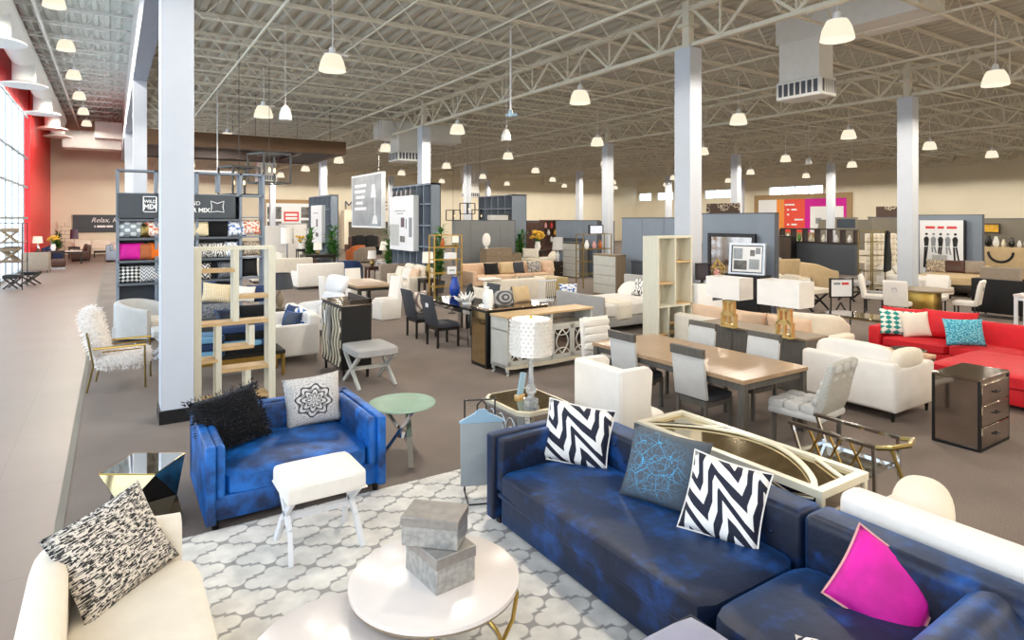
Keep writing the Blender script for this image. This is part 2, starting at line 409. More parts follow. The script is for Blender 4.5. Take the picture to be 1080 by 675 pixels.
# ---------------------------------------------------------------- the setting
XL, XR, YB, ZM, ZAI = -3.6, 52.0, 53.0, 7.15, 9.5
COLX = [.53+9.4*i for i in range(6)]; COLY = [8.6, 21.6, 35.2, 48.4]
CW, CD, ZT = .36, .42, 6.05
struct('floor', MB().box(-.33, XR+.3, -4, YB+.3, -.2, 0), 'carpet', 'brown grey carpet of the showroom')
struct('trim_1', MB().box(-.39, -.33, -4, YB, -.2, .004), 'taupe_panel', 'narrow strip edging the carpet along the pale walkway')
struct('floor_walkway', MB().box(XL-.3, -.39, -4, YB+.3, -.2, 0), 'walkway', 'pale pinkish tiled walkway along the windows')
struct('ground_outside', MB().box(-60, XL-.3, -30, 90, -.4, -.15), 'white_paint')
def deck(x0, x1, y0, y1, z, name, mat, pitch=.34, dep=.09):
    mb = MB(); prof = []; x = x0
    while x < x1:
        prof += [(x, z), (x+pitch*.36, z), (x+pitch*.5, z+dep), (x+pitch*.86, z+dep)]; x += pitch
    prof.append((x1, z))
    a = [mb.bm.verts.new((px, y0, pz)) for px, pz in prof]; b = [mb.bm.verts.new((px, y1, pz)) for px, pz in prof]
    for i in range(len(prof)-1): mb.bm.faces.new((a[i], a[i+1], b[i+1], b[i]))
    mb.box(x0, x1, y0, y1, z+dep+.02, z+dep+.2)
    return struct(name, mb, mat, None, 0)
deck(.62, XR, -4, YB, ZM, 'ceiling', 'deck')
deck(XL, .62, -4, YB, ZAI, 'ceiling_aisle', 'deck_aisle')
struct('wall_front', MB().box(.6, XR, -4.3, -4, 0, ZM+.2), 'cream_wall', 'cream wall behind the camera')
struct('wall_bulkhead', MB().box(.6, .8, -4, YB, 7.3, ZAI+.1), 'duct_paint', 'white bulkhead between the tall aisle and the lower roof')
struct('trim_2', MB().box(.52, .9, -4, YB, 6.66, 7.3), 'steel_grey', 'grey painted beam carried by the row of columns along the aisle')
struct('wall_back', MB().box(XL-.3, XR+.3, YB, YB+.3, 0, ZAI+.2), 'cream_wall', 'cream wall at the far end')
wr = MB(); CL = [(50.7, 52.7), (47.4, 49.8), (39.4, 43.1), (30.3, 35.6)]
wr.box(XR, XR+.3, 3, YB, 0, 4.6).box(XR, XR+.3, 3, YB, 5.5, ZM+.2)
ys = [3]+[v for a in sorted(CL) for v in a]+[YB]
for a, b in zip(ys[::2], ys[1::2]): wr.box(XR, XR+.3, a, b, 4.6, 5.5)
struct('wall_right', wr, 'cream_wall', 'cream wall with high strip windows on the far side')
for i, (a, b) in enumerate(CL):
    w = thing('window_%d' % (i+2), 'high strip window in the far cream wall', None, XR+.1, (a+b)/2, 4.6); w['kind'] = 'structure'
    h = (b-a)/2; f = MB().box(-.05, .05, -h, h, 0, .05).box(-.05, .05, -h, h, .85, .9)
    n = max(2, round((b-a)/1.3))
    for k in range(n+1):
        y = -h+.03+(2*h-.06)*k/n; f.box(-.05, .05, y-.03, y+.03, 0, .9)
    f.build('frame', 'white_paint', w)
    MB().box(-.01, .01, -h, h, .02, .88).build('pane', 'clear_glass', w)
# curtain wall by the walkway
wd = thing('window_1', 'tall window wall with grey mullions beside the walkway', None, XL, 0, 0); wd['kind'] = 'structure'
fm = MB(); Y0, Y1, DY = -4, 40, 2.0
for z in (.06, 2.55, 4.1, 5.55, 7.65): fm.box(-.03, .03, Y0, Y1, z-.05, z+.05)
n = int((Y1-Y0)/DY)
for k in range(n+1): fm.box(-.025, .025, Y0+k*DY-.03, Y0+k*DY+.03, 0, 7.65)
fm.build('mullions', 'mullion', wd)
for k in range(n): MB().box(-.012, .012, Y0+k*DY+.05, Y0+(k+1)*DY-.05, .1, 7.6).build('pane', 'clear_glass', wd)
struct('wall_left', MB().box(XL-.15, XL+.05, 40, YB, 0, ZAI).box(XL-.15, XL+.1, 39.8, 40.3, 0, ZAI), 'red_panel', 'bright red wall beyond the windows')
ru = MB()
for k in range(n): ru.box(XL-.06, XL+.02, Y0+k*DY+.03, Y0+(k+1)*DY-.03, 7.72, ZAI)
struct('wall_left_upper', ru, 'red_panel', 'red spandrel panels above the window wall')
# columns
def column(x, y, label, top=ZT, post=True, group=None):
    t = thing('column', label, 'column', x, y, 0, group=group)
    MB().box(0, CW, 0, CD, .16, top, .006, 1).build('shaft', 'column_paint', t)
    MB().box(-.02, CW+.02, -.02, CD+.02, 0, .16).build('base_board', 'black_satin', t)
    if post:
        p = MB().box(.1, CW-.1, .12, CD-.12, top, ZM-.1); p.box(.02, CW-.02, .05, CD-.05, top+.45, top+.52)
        p.build('steel_post', 'roof_paint', t)
    return t
column(COLX[0]-.03, COLY[0], 'large white boxed column with black base near the walkway edge', 6.66, False)
column(COLX[0], COLY[1], 'white column behind the pillow display, carrying the grey beam', 6.66, False)
column(COLX[0], COLY[2], 'most distant white column under the grey beam along the aisle', 6.66, False)
CLAB = {(1, 0): 'tall white column rising behind the cream cubby bookcase', (1, 1): 'white column passing through the larger grey cube wall',
        (1, 2): 'white column behind the smaller grey cube wall', (1, 3): 'white column in front of the wood-framed photo mural',
        (2, 0): 'white column between the white ring-back chairs and the group portrait sign', (2, 1): 'white column behind the pale grey chest and gold shelf stand',
        (2, 2): 'white column above the far end of the low grey partition', (3, 1): 'white column just right of the tall column by the cream bookcase',
        (3, 2): 'white column above the small slate partition by the far bed', (3, 0): 'white column cut by the right edge of the picture',
        (4, 1): 'white column in front of the orange and pink wall graphic', (2, 3): 'distant white column left of the tall dark block', (3, 3): 'distant white column near the back wall corner',
        (4, 2): 'distant white column below the left strip windows', (5, 2): 'distant white column left of the long strip window'}
for i in range(1, 6):
    for j in range(4):
        x, y = COLX[i], COLY[j]; px = None
        c, s = x*FX+y*FY, x*FY-y*FX
        px = 540+F*s/c
        if px < 1090 and (i, j) in CLAB: column(x, y, CLAB[(i, j)])
# roof girders and joists
def girder_mesh(L):
    mb = MB(); mb.box(-.07, .07, 0, L, .74, .84).box(-.055, .055, .12, L-.12, 0, .08)
    n = 8; p = L/n
    for k in range(n):
        y0, y1 = k*p, (k+1)*p; ym = (y0+y1)/2
        mb.bar((0, y0+(.15 if k == 0 else 0), .75), (0, ym, .06), .045, .06).bar((0, ym, .06), (0, y1-(.15 if k == n-1 else 0), .75), .045, .06).bar((0, ym, .06), (0, ym, .75), .035)
    return mb
gy = [-4.4]+COLY+[YB]
def vis(x, y, z):
    d = x*FX+y*FY; s = x*FY-y*FX
    if d < 1: return False
    px = 540+F*s/d; py = HY-F*(z-H)/d
    return -60 < px < 1150 and py > -60
gm = {}
for i in range(1, 6):
    for a, b in zip(gy, gy[1:]):
        X = COLX[i]+CW/2; Ya, Yb = a+CD/2, b+CD/2
        if not any(vis(X, Ya+(Yb-Ya)*t/8, ZT) for t in range(9)): continue
        L = round(Yb-Ya, 2)
        if L not in gm:
            o = struct('roof_girder', girder_mesh(L), 'roof_paint', 'steel truss girder running over a row of columns', 0); gm[L] = o.data
        else:
            o = bpy.data.objects.new('roof_girder', gm[L]); C.objects.link(o); o['kind'] = 'structure'; o['label'] = 'steel truss girder running over a row of columns'
        o.location = (X, Ya, ZT+.03); o['group'] = 'truss girders'
def joist_mesh(L):
    mb = MB(); mb.box(0, L, -.045, .045, .57, .63).box(.7, L-.7, -.03, .03, 0, .04)
    n = max(4, round(L/1.2)); p = (L-1.4)/n
    mb.bar((.1, 0, .56), (.7, 0, .03), .026).bar((L-.1, 0, .56), (L-.7, 0, .03), .026)
    for k in range(n):
        x0 = .7+k*p; mb.bar((x0, 0, .03), (x0+p/2, 0, .58), .024).bar((x0+p/2, 0, .58), (x0+p, 0, .03), .024)
    return mb
xs = [.8]+[x+CW/2 for x in COLX[1:]]+[XR]; jm = {}
for k in range(-3, 28):
    Y = COLY[0]+CD/2+1.625*k
    for a, b in zip(xs, xs[1:]):
        if Y > YB-.3 or not any(vis(a+(b-a)*t/10, Y, 6.45) for t in range(11)): continue
        L = round(b-a, 2)
        if L not in jm:
            o = struct('roof_joist', joist_mesh(L), 'roof_paint', 'open-web steel bar joist under the ribbed roof deck', 0); jm[L] = o.data
        else:
            o = bpy.data.objects.new('roof_joist', jm[L]); C.objects.link(o); o['kind'] = 'structure'; o['label'] = 'open-web steel bar joist under the ribbed roof deck'
        o.location = (a, Y, ZM-.65); o['group'] = 'bar joists of the main roof'
aj = None
for k in range(0, 32):
    Y = 6+1.9*k
    if Y > YB-.4: break
    if aj is None:
        o = struct('roof_joist', joist_mesh(4.15), 'duct_paint', 'white bar joist crossing above the tall aisle', 0); aj = o.data
    else:
        o = bpy.data.objects.new('roof_joist', aj); C.objects.link(o); o['kind'] = 'structure'; o['label'] = 'white bar joist crossing above the tall aisle'
    o.location = (XL+.05, Y, ZAI-.66); o['group'] = 'bar joists over the aisle'
# thin bridging pipes and sprinkler lines running with the girders
for i, (x, z, r) in enumerate(((2.6, 6.35, .03), (4.6, 6.42, .02), (6.6, 6.42, .02), (7.9, 6.3, .035), (13.2, 6.4, .025), (16.2, 6.35, .035), (23.4, 6.35, .035), (32, 6.35, .035))):
    o = MB().tube([(x, 4, z), (x, YB, z)], r, 6).build('ceiling_pipe', 'roof_paint'); o['kind'] = 'structure'
o = MB().tube([(-1.9, 6, 8.75), (-1.9, YB, 8.75)], .05, 8).build('ceiling_pipe', 'duct_paint'); o['kind'] = 'structure'
# ---------------------------------------------------------------- pendants
def pendant(label, x, y, z, zc, group, s=1.0):
    t = thing('pendant_lamp', label, 'lamp', x, y, z, group=group)
    sh = MB().lathe([(.272, 0), (.275, .015), (.262, .09), (.235, .2), (.19, .3), (.165, .33)], 24, cap=False)
    sh.lathe([(.16, .33), (.185, .3), (.228, .2), (.255, .09), (.266, .005)], 24, cap=False); sh.build('shade', 'lamp_glow', t)
    MB().lathe([(.22, .17), (.2, .18)], 20).build('diffuser', 'lamp_mouth', t)
    MB().lathe([(.17, .33), (.17, .345), (.07, .36), (.065, .47), (.03, .5)], 16).box(.0, .33, -.04, .04, .35, .375).build('ballast_cap', 'white_plastic', t)
    MB().tube([(0, 0, .48), (.012, .0, .7), (0, 0, zc-z)], .012, 5).build('cord', 'white_plastic', t)
    return t
def lamp_light(x, y, z, e, col=(1, .92, .8), r=.22):
    l = bpy.data.lights.new('lamp_light', 'POINT' if e < 20 else 'SPOT'); l.energy = e
    if e >= 20: l.spot_size = R(180); l.spot_blend = .06
    l.color = col; l.shadow_soft_size = r
    o = bpy.data.objects.new('lamp_light', l); C.objects.link(o); o.location = (x, y, z); return o
LX = [3.85+6.62*i for i in range(8)]; LY = [5.85+6.95*j for j in range(7)]
NEAR = {(0, 1): 'glowing bell pendant hanging highest and largest left of the long girder', (0, 2): 'glowing bell pendant left of the small white speaker, above the brown soffit',
        (0, 3): 'glowing bell pendant directly before the brown soffit beam', (1, 0): 'largest glowing bell pendant, in front of the big rectangular air duct',
        (1, 1): 'glowing bell pendant just left of the tall column by the cream bookcase', (1, 2): 'glowing bell pendant under the long girder, right of the cube wall column',
        (2, 0): 'glowing bell pendant near the right edge, right of the group portrait column', (2, 1): 'glowing bell pendant just right of the tall column by the cream bookcase',
        (2, 2): 'glowing bell pendant in front of the column behind the pale grey chest', (3, 1): 'glowing bell pendant below the air duct, left of the group portrait column'}
first = None
for i, x in enumerate(LX):
    for j, y in enumerate(LY):
        if x > XR-2 or not vis(x, y, 5.6): continue
        lab = NEAR.get((i, j), 'small glowing bell pendant among the distant rows under the roof'); g = 'bell pendants under the main roof'
        if first is None: first = pendant(lab, x, y, 5.58, ZM-.05, g)
        else: dup(first, x, y, label=lab, group=g)
for i, x in enumerate([-2.8]+LX):
    for j, y in enumerate([-1.1]+LY):
        if x > 46: continue
        if x < 0: continue
        lamp_light(x, y, 5.42, LAMP_W if 'LAMP_W' in globals() else 170)
first = None; AY = [20.6+5.05*j for j in range(6)]
for j, y in enumerate(AY):
    lab = ['glowing bell pendant over the aisle cut by the top edge of the picture', 'glowing bell pendant over the aisle, largest one fully in view', 'glowing bell pendant over the aisle, third in the row', 'glowing bell pendant over the aisle, fourth in the row', 'glowing bell pendant over the aisle, fifth in the row', 'glowing bell pendant over the aisle, most distant of the row'][j]
    if first is None: first = pendant(lab, -1.3, y, 8.2, ZAI-.05, 'bell pendants over the aisle')
    else: dup(first, -1.3, y, label=lab, group='bell pendants over the aisle')
    lamp_light(-1.3, y, 7.9, 420 if y < 42 else 60)
# ---------------------------------------------------------------- ducts
dt = thing('spiral_duct', 'long round white air duct with flared drop outlets above the windows', 'duct', -2.75, 0, 0)
MB().tube([(0, 10, 8.55), (0, 46.9, 8.55)], .42, 20).build('main_duct', 'duct_paint', dt)
for y in (15.5, 22.4, 29.2, 36.6, 42.4, 46.2):
    MB().lathe([(.36, .35), (.36, -.35)], 20, 0, y, 8.0).lathe([(.34, -.33), (.36, -.38), (.72, -.5), (.72, -.54), (.3, -.5)], 24, 0, y, 8.0).build('drop_outlet', 'duct_paint', dt)
t = thing('box_duct', 'white rectangular duct crossing the far end of the aisle', 'duct', 0, 0, 0)
MB().box(-2.6, .55, 47.5, 49, 7.0, 8.1).build('horizontal_run', 'duct_paint', t); MB().box(-.9, .55, 46.5, 47.5, 7.6, 8.6).build('elbow', 'duct_paint', t)
def diffuser(label, x, y, z, w, d, duct):
    """x,y: near corner nearest the camera; box hangs from a tapered neck"""
    t = thing('air_diffuser', label, 'air vent', x, y, z)
    MB().box(0, w, 0, d, 0, .42, .02, 1).build('housing', 'duct_paint', t)
    g = MB(); v = MB()
    g.box(.06, w-.06, -.012, 0, .07, .35); g.box(-.012, 0, .08, d-.08, .07, .35); g.build('dark_opening', 'slate_dark', t)
    for k in range(6):
        xx = .1+(w-.2)*(k+.5)/6; v.box(xx-.02, xx+.02, -.015, -.002, .07, .35)
        yy = .12+(d-.24)*(k+.5)/6; v.box(-.015, -.002, yy-.02, yy+.02, .07, .35)
    v.build('vanes', 'duct_paint', t)
    n = MB().box(.06*w, .94*w, .06*d, .94*d, .42, 1.6); n.build('neck', 'duct_paint', t)
    if duct: MB().box(*duct).build('supply_duct', 'duct_paint', t)
    return t
X0, Y0v = P(866, 98.5, 5.25)
diffuser('large boxy air diffuser with dark vanes hanging from the big rectangular duct', X0, Y0v, 5.25, .62, 1.1, (0, 1.1, -1.95, 1.1, 1.3, 1.86))
diffuser('boxy air diffuser half hidden by the cube wall column', 10.2, 24.6, 5.0, 1.1, 1.1, (-.6, 3.2, .3, 1.3, .95, 1.7))
diffuser('small distant air diffuser above the wood-framed photo mural', 7.7, 41, 4.9, 1.1, 1.1, (-.2, 1.2, -.2, 1.2, 1.2, 1.9))
diffuser('distant air diffuser high on the back wall left of the far columns', 24.5, 44.5, 4.3, 1.2, 1.0, (0, 1.2, -1.2, 1.2, 1.2, 2.5))
# speakers, drop pole
def speaker(label, px, py, Z):
    x, y = P(px, py, Z); t = thing('pendant_speaker', label, 'speaker', x, y, Z)
    MB().lathe([(.13, -.16), (.15, -.15), (.14, 0), (.10, .13), (.04, .2)], 18).build('housing', 'duct_paint', t)
    MB().tube([(0, 0, .18), (0, 0, ZM-Z-.02)], .008, 4).build('cord', 'white_plastic', t)
speaker('small white bell speaker hanging beside a lit pendant left of the girder', 301, 120, 5.0)
speaker('small white bell speaker hanging just below the white drop pole', 534, 143, 5.0)
speaker('tiny distant white bell speaker left of the pink wall graphic column', 853, 170, 5.3)
x, y = P(538.5, 121, 5.0); t = thing('drop_pole', 'thin white pole dropping from the roof with a short cross bar', 'pole', x, y, 5.0)
MB().tube([(0, 0, 0), (0, 0, ZM-5.02)], .022, 8).build('pole', 'white_plastic', t); MB().bar((-.1, .05, -.02), (.14, -.07, .0), .06).lathe([(.05, -.05), (.05, .1)], 10).build('cross_bar', 'pale_blue_plastic', t)
# brown soffit
t = thing('hanging_soffit', 'brown box soffit frame hanging below the roof over the left displays', 'soffit', 0, 0, 0)
xr = XY(365, 24.4); zt = ZA(150, xr, 24.4); zb = ZA(163, xr, 24.4)
MB().box(.95, xr, 24.4, 24.7, zb, zt).box(xr-.3, xr, 24.7, 29.9, zb, zt).build('outer_fascia', 'soffit_brown', t)
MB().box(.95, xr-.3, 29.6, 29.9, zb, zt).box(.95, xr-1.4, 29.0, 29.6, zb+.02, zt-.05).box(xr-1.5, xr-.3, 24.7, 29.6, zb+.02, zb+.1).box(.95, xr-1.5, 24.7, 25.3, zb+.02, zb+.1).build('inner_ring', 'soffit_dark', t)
h = MB()
for xx in (2.0, 4.5, xr-.6):
    for yy in (24.55, 29.75): h.tube([(xx, yy, zt), (xx, yy, ZM)], .01, 4)
h.build('hanger_rods', 'black_satin', t)
# open cube chandeliers
def cage(label, px, py, Y, s, zc=ZM, n=3, sz=None):
    x = XY(px, Y); Z = ZA(py, x, Y); t = thing('cage_pendant', label, 'chandelier', x, Y, Z, 20)
    f = MB(); w = .04; h = (sz or s)/2; a = s/2
    for sx in (-a, a):
        for sy in (-a, a): f.bar((sx, sy, -h), (sx, sy, h), w)
        for sz_ in (-h, h): f.bar((sx, -a, sz_), (sx, a, sz_), w); f.bar((-a, sx, sz_), (a, sx, sz_), w)
    f.bar((-a, 0, h), (a, 0, h), w); f.build('cage', 'black_satin', t)
    MB().tube([(0, 0, h), (0, 0, zc-Z)], .007, 4).build('cord', 'black_satin', t)
    for k in range(n):
        an = 2*PI*k/n; cx, cy = .12*s/.6*math.cos(an), .12*s/.6*math.sin(an)
        b = MB().lathe([(.015, h*.05), (.03, -h*.08), (.03, -h*.18), (.015, -h*.25), (.005, -h*.27)], 10, cx, cy, 0).build('bulb', 'bulb_glow', t)
        MB().tube([(cx, cy, h*.05), (cx, cy, h)], .012, 5).build('socket', 'black_satin', b)
cage('black open cube pendant hanging lower in front of the lattice shelf', 252, 191, 17.5, .72)
cage('black open cube pendant overlapping the brown soffit corner', 284, 178, 18, .8)
cage('small black cube pendant left of three above the low grey partition', 478, 227, 30, .55, n=1)
cage('small black cube pendant, highest of three above the low grey partition', 493, 220, 30.5, .6, n=1)
cage('small black cube pendant right of three above the low grey partition', 506, 227, 29.5, .6, n=1)
x, y = P(226, 181, 4.2); t = thing('bar_pendant', 'white bar pendant hanging above the pillow display', 'lamp', x, y, 4.2)
MB().box(-.75, .75, -.04, .04, -.03, .03, .01, 1).build('bar', 'white_plastic', t); MB().tube([(.1, 0, .03), (.1, 0, ZM-4.2)], .02, 6).build('stem', 'white_plastic', t)
# ---------------------------------------------------------------- furniture kinds (front faces local -y)
def legs(t, pts, h, mat, r=.022, r2=None, z0=0, sq=True, splay=0):
    for px, py in pts:
        m = MB(); r2_ = r2 or r
        if sq:
            sx, sy = splay*(1 if px > 0 else -1), splay*(1 if py > 0 else -1)
            m.bar((px+sx, py+sy, z0), (px, py, h), 2*r2_, 2*r2_); 
        else: m.lathe([(r2_, z0), (r, h)], 10, px, py)
        m.build('leg', mat, t)
def corners(w, d, i=.05): return [(-w/2+i, -d/2+i), (w/2-i, -d/2+i), (w/2-i, d/2-i), (-w/2+i, d/2-i)]
def sofa(label, x, y, rz, W, D, mat, sh=.44, bh=.8, ah=.62, aw=.16, bt=.2, n=2, bc=True, leg=.1, legmat='black_wood', arms=(1, 1), name='sofa', cat='sofa', roll=False, group=None, skirt=False):
    t = thing(name, label, cat, x, y, 0, rz, group)
    b = MB().box(-W/2+.01, W/2-.01, -D/2+.03, D/2-.02, leg, sh-.16, .02); b.build('base', mat, t)
    MB().box(-W/2+(.012 if arms[0] else 0), W/2-(.012 if arms[1] else 0), D/2-bt, D/2, leg, bh, min(.06, bt*.3), 3).build('backrest', mat, t)
    for sgn, on in zip((-1, 1), arms):
        if not on: continue
        a = MB(); x0, x1 = (-W/2, -W/2+aw) if sgn < 0 else (W/2-aw, W/2)
        a.box(x0, x1, -D/2, D/2-.04, leg, ah, .04, 3)
        if roll: a.tube([((x0+x1)/2, -D/2+.01, ah-.04), ((x0+x1)/2, D/2-.05, ah-.04)], aw*.62, 14)
        a.build('arm', mat, t)
    L, Rr = -W/2+aw*arms[0]+.01, W/2-aw*arms[1]-.01; w = (Rr-L)/n
    for k in range(n):
        MB().cush(L+k*w+.004, L+(k+1)*w-.004, -D/2-.02, D/2-bt-.005, sh-.17, sh, 9, 5, .12).build('seat_cushion', mat, t)
        if bc:
            m = Matrix.Translation((0, D/2-bt-.1, sh+.2)) @ Matrix.Rotation(R(-12), 4, 'X')
            MB().cush(L+k*w+.01, L+(k+1)*w-.01, -.1, .1, -.22, bh-sh-.12, 4.5, 5, 0, m).build('back_cushion', mat, t)
    legs(t, corners(W, D, .07), leg+.01, legmat, .025, .018, sq=False)
    return t
def pillow(label, loc, w, h, mat, rz=0, tilt=-15, roll=0, thick=.16, group=None, piping=None, name='throw_pillow', cat='pillow', n=12):
    """stands on its lower edge, face to local -y, leaning back by tilt"""
    bm = bmesh.new(); uvl = bm.loops.layers.uv.new('UVMap'); g = {}
    def co(i, j, s):
        u, v = -1+2*i/n, -1+2*j/n
        x = u*w/2*(1-.07*(1-v*v)); z = v*h/2*(1-.07*(1-u*u))
        e = max(0, (1-u*u)*(1-v*v)); th = thick/2*(e**.42)
        return (x, s*th, z+h/2)
    for s in (-1, 1):
        for i in range(n+1):
            for j in range(n+1):
                if i in (0, n) or j in (0, n):
                    if s == 1: g[(i, j, 1)] = g[(i, j, -1)]; continue
                g[(i, j, s)] = bm.verts.new(co(i, j, s))
        for i in range(n):
            for j in range(n):
                q = [(i, j), (i+1, j), (i+1, j+1), (i, j+1)]
                if s > 0: q = q[::-1]
                f = bm.faces.new([g[(a, b, s)] for a, b in q])
                for lp, (a, b) in zip(f.loops, q): lp[uvl].uv = (-1+2*a/n, -1+2*b/n)
    me = bpy.data.meshes.new(name); bm.to_mesh(me); bm.free(); me.polygons.foreach_set('use_smooth', [True]*len(me.polygons))
    me.materials.append(K[mat]); o = bpy.data.objects.new(name, me); C.objects.link(o)
    o.location = loc; o.rotation_euler = (Matrix.Rotation(R(rz), 3, 'Z') @ Matrix.Rotation(R(tilt), 3, 'X') @ Matrix.Rotation(R(roll), 3, 'Y')).to_euler()
    tag(o, label, cat, group)
    if piping:
        pts = []
        for i in range(n): pts.append(co(i, 0, 0))
        for j in range(n): pts.append(co(n, j, 0))
        for i in range(n): pts.append(co(n-i, n, 0))
        for j in range(n): pts.append(co(0, n-j, 0))
        MB().tube(pts, .007, 5, True).build('piping', piping, o)
    return o
def dining_chair(label, x, y, rz, seatm, backm, legm, w=.47, d=.5, sh=.47, bh=1.0, rail=None, group=None, rake=.07, bt=.05, style='panel'):
    t = thing('dining_chair', label, 'chair', x, y, 0, rz, group)
    MB().cush(-w/2, w/2, -d/2, d/2-.03, sh-.09, sh, 8, 4, .15).build('seat', seatm, t)
    b = MB()
    b.prism([(d/2-bt, sh-.05), (d/2, sh-.05), (d/2+rake, bh), (d/2+rake-bt*.8, bh)], -w/2, w/2, 'x', .012)
    if style == 'channel':
        for k in range(4):
            z = sh+.06+k*(bh-sh-.08)/4; yy = d/2-bt+rake*(z-sh)/(bh-sh)
            b.cush(-w/2+.02, w/2-.02, yy-.05, yy+.03, z, z+(bh-sh-.08)/4, 5, 3)
    bk = b.build('backrest', backm, t)
    if rail: MB().prism([(d/2+rake-bt*.85-.006, bh-.09), (d/2+rake-.0, bh-.09), (d/2+rake+.008, bh+.012), (d/2+rake-bt*.8-.006, bh+.012)], -w/2-.005, w/2+.005, 'x').build('top_rail', rail, bk)
    MB().box(-w/2+.02, w/2-.02, -d/2+.02, d/2-.03, sh-.14, sh-.07).build('seat_frame', legm, t)
    legs(t, [(-w/2+.03, -d/2+.03), (w/2-.03, -d/2+.03), (w/2-.03, d/2-.03), (-w/2+.03, d/2-.03)], sh-.07, legm, .022, .018)
    return t
def slab_table(label, x, y, rz, W, D, h, topm, legm, th=.05, lg=.04, name='dining_table', cat='table', apron=.08, group=None):
    t = thing(name, label, cat, x, y, 0, rz, group)
    MB().box(-W/2, W/2, -D/2, D/2, h-th, h, .006, 1).build('tabletop', topm, t)
    if apron:
        a = MB(); i = .04
        a.box(-W/2+i, W/2-i, -D/2+i, -D/2+i+.025, h-th-apron, h-th).box(-W/2+i, W/2-i, D/2-i-.025, D/2-i, h-th-apron, h-th)
        a.box(-W/2+i, -W/2+i+.025, -D/2+i, D/2-i, h-th-apron, h-th).box(W/2-i-.025, W/2-i, -D/2+i, D/2-i, h-th-apron, h-th).build('apron', legm, t)
    legs(t, corners(W, D, lg), h-th, legm, lg*.9, lg*.75)
    return t
def xstool(label, x, y, rz, W, D, h, seatm, legm, name='stool', cat='stool', th=.14, lw=.035, group=None):
    t = thing(name, label, cat, x, y, 0, rz, group)
    MB().cush(-W/2, W/2, -D/2, D/2, h-th, h, 10, 5, .08).build('seat', seatm, t)
    a = D/2-.04
    for s in (-1, 1):
        X = s*(W/2-.05)
        MB().bar((X, -a, 0), (X, a*.9, h-th+.01), lw, lw*1.4).build('leg', legm, t)
        MB().bar((X+.001, a, 0), (X+.001, -a*.9, h-th+.01), lw, lw*1.4).build('leg', legm, t)
    MB().box(-W/2+.05, W/2-.05, -.02, .02, (h-th)*.48, (h-th)*.48+.05).build('stretcher', legm, t)
    return t
def cabinet(label, x, y, rz, W, D, h, bodym, frontm, rows=3, cols=1, knob='silver', leg=0, legm=None, topm=None, name='dresser', cat='dresser', z=0, group=None):
    t = thing(name, label, cat, x, y, z, rz, group)
    MB().box(-W/2, W/2, -D/2, D/2, leg, h-.03, .004, 1).build('body', bodym, t)
    MB().box(-W/2-.015, W/2+.015, -D/2-.015, D/2+.01, h-.03, h, .006, 1).build('top', topm or bodym, t)
    rh = (h-leg-.09)/rows; cw = (W-.04)/cols
    for r_ in range(rows):
        for c_ in range(cols):
            x0 = -W/2+.02+c_*cw; z0 = leg+.03+r_*rh
            d = MB().box(x0+.006, x0+cw-.006, -D/2-.018, -D/2+.005, z0+.006, z0+rh-.006, .005, 1).build('drawer', frontm, t)
            if knob: MB().box(x0+cw/2-.06, x0+cw/2+.06, -D/2-.04, -D/2-.028, z0+rh*.5-.008, z0+rh*.5+.008).box(x0+cw/2-.055, x0+cw/2-.045, -D/2-.03, -D/2-.015, z0+rh*.5-.006, z0+rh*.5+.006).box(x0+cw/2+.045, x0+cw/2+.055, -D/2-.03, -D/2-.015, z0+rh*.5-.006, z0+rh*.5+.006).build('handle', knob, d)
    if leg: legs(t, corners(W, D, .05), leg+.005, legm or bodym, .025, .018)
    return t
def ushell(W, D, tk, z0, ah, bh, r=None, n=10):
    """horseshoe arm-and-back"""
    w = W/2-tk/2; r = r or w*.8; yb = D/2-tk/2; yf = -D/2+tk/2
    c = [(-w, yf), (-w, (yf+yb-r)/2), (-w, yb-r)]
    c += [(-w+r-r*math.cos(PI/2*k/n), yb-r+r*math.sin(PI/2*k/n)) for k in range(1, n+1)]
    c += [(-x, y) for x, y in c[::-1]]
    mb = MB(); rings = []
    for i, (x, y) in enumerate(c):
        a = Vector(c[max(0, i-1)]); b = Vector(c[min(len(c)-1, i+1)]); t = (b-a).normalized(); nx, ny = -t.y, t.x
        q = min(1, max(0, (y-yf)/(yb-yf))); q = q*q*(3-2*q); h = ah+(bh-ah)*q
        ring = [(-.5, z0), (-.5, h-.07), (-.42, h-.025), (-.2, h), (.2, h), (.42, h-.025), (.5, h-.07), (.5, z0)]
        rings.append([mb.bm.verts.new((x+nx*o*tk, y+ny*o*tk, z)) for o, z in ring])
    for a, b in zip(rings, rings[1:]):
        for k in range(8): mb.bm.faces.new((a[k], a[(k+1) % 8], b[(k+1) % 8], b[k]))
    mb.bm.faces.new(rings[0]); mb.bm.faces.new(rings[-1][::-1])
    return mb
def barrel_chair(label, x, y, rz, W, D, mat, seatm=None, sh=.43, ah=.62, bh=.75, tk=.14, leg=.08, legm='black_wood', name='armchair', group=None, rr=None):
    t = thing(name, label, 'armchair', x, y, 0, rz, group)
    ushell(W, D, tk, leg, ah, bh, rr).build('arm_and_back', mat, t, 60)
    MB().box(-W/2+tk*.8, W/2-tk*.8, -D/2+.03, D/2-tk*.8, leg, sh-.14).build('base', mat, t)
    MB().cush(-W/2+tk, W/2-tk, -D/2+.005, D/2-tk*.95, sh-.15, sh, 7, 5, .2).build('seat_cushion', seatm or mat, t)
    legs(t, corners(W, D, .12), leg+.01, legm, .025, .018, sq=False)
    return t
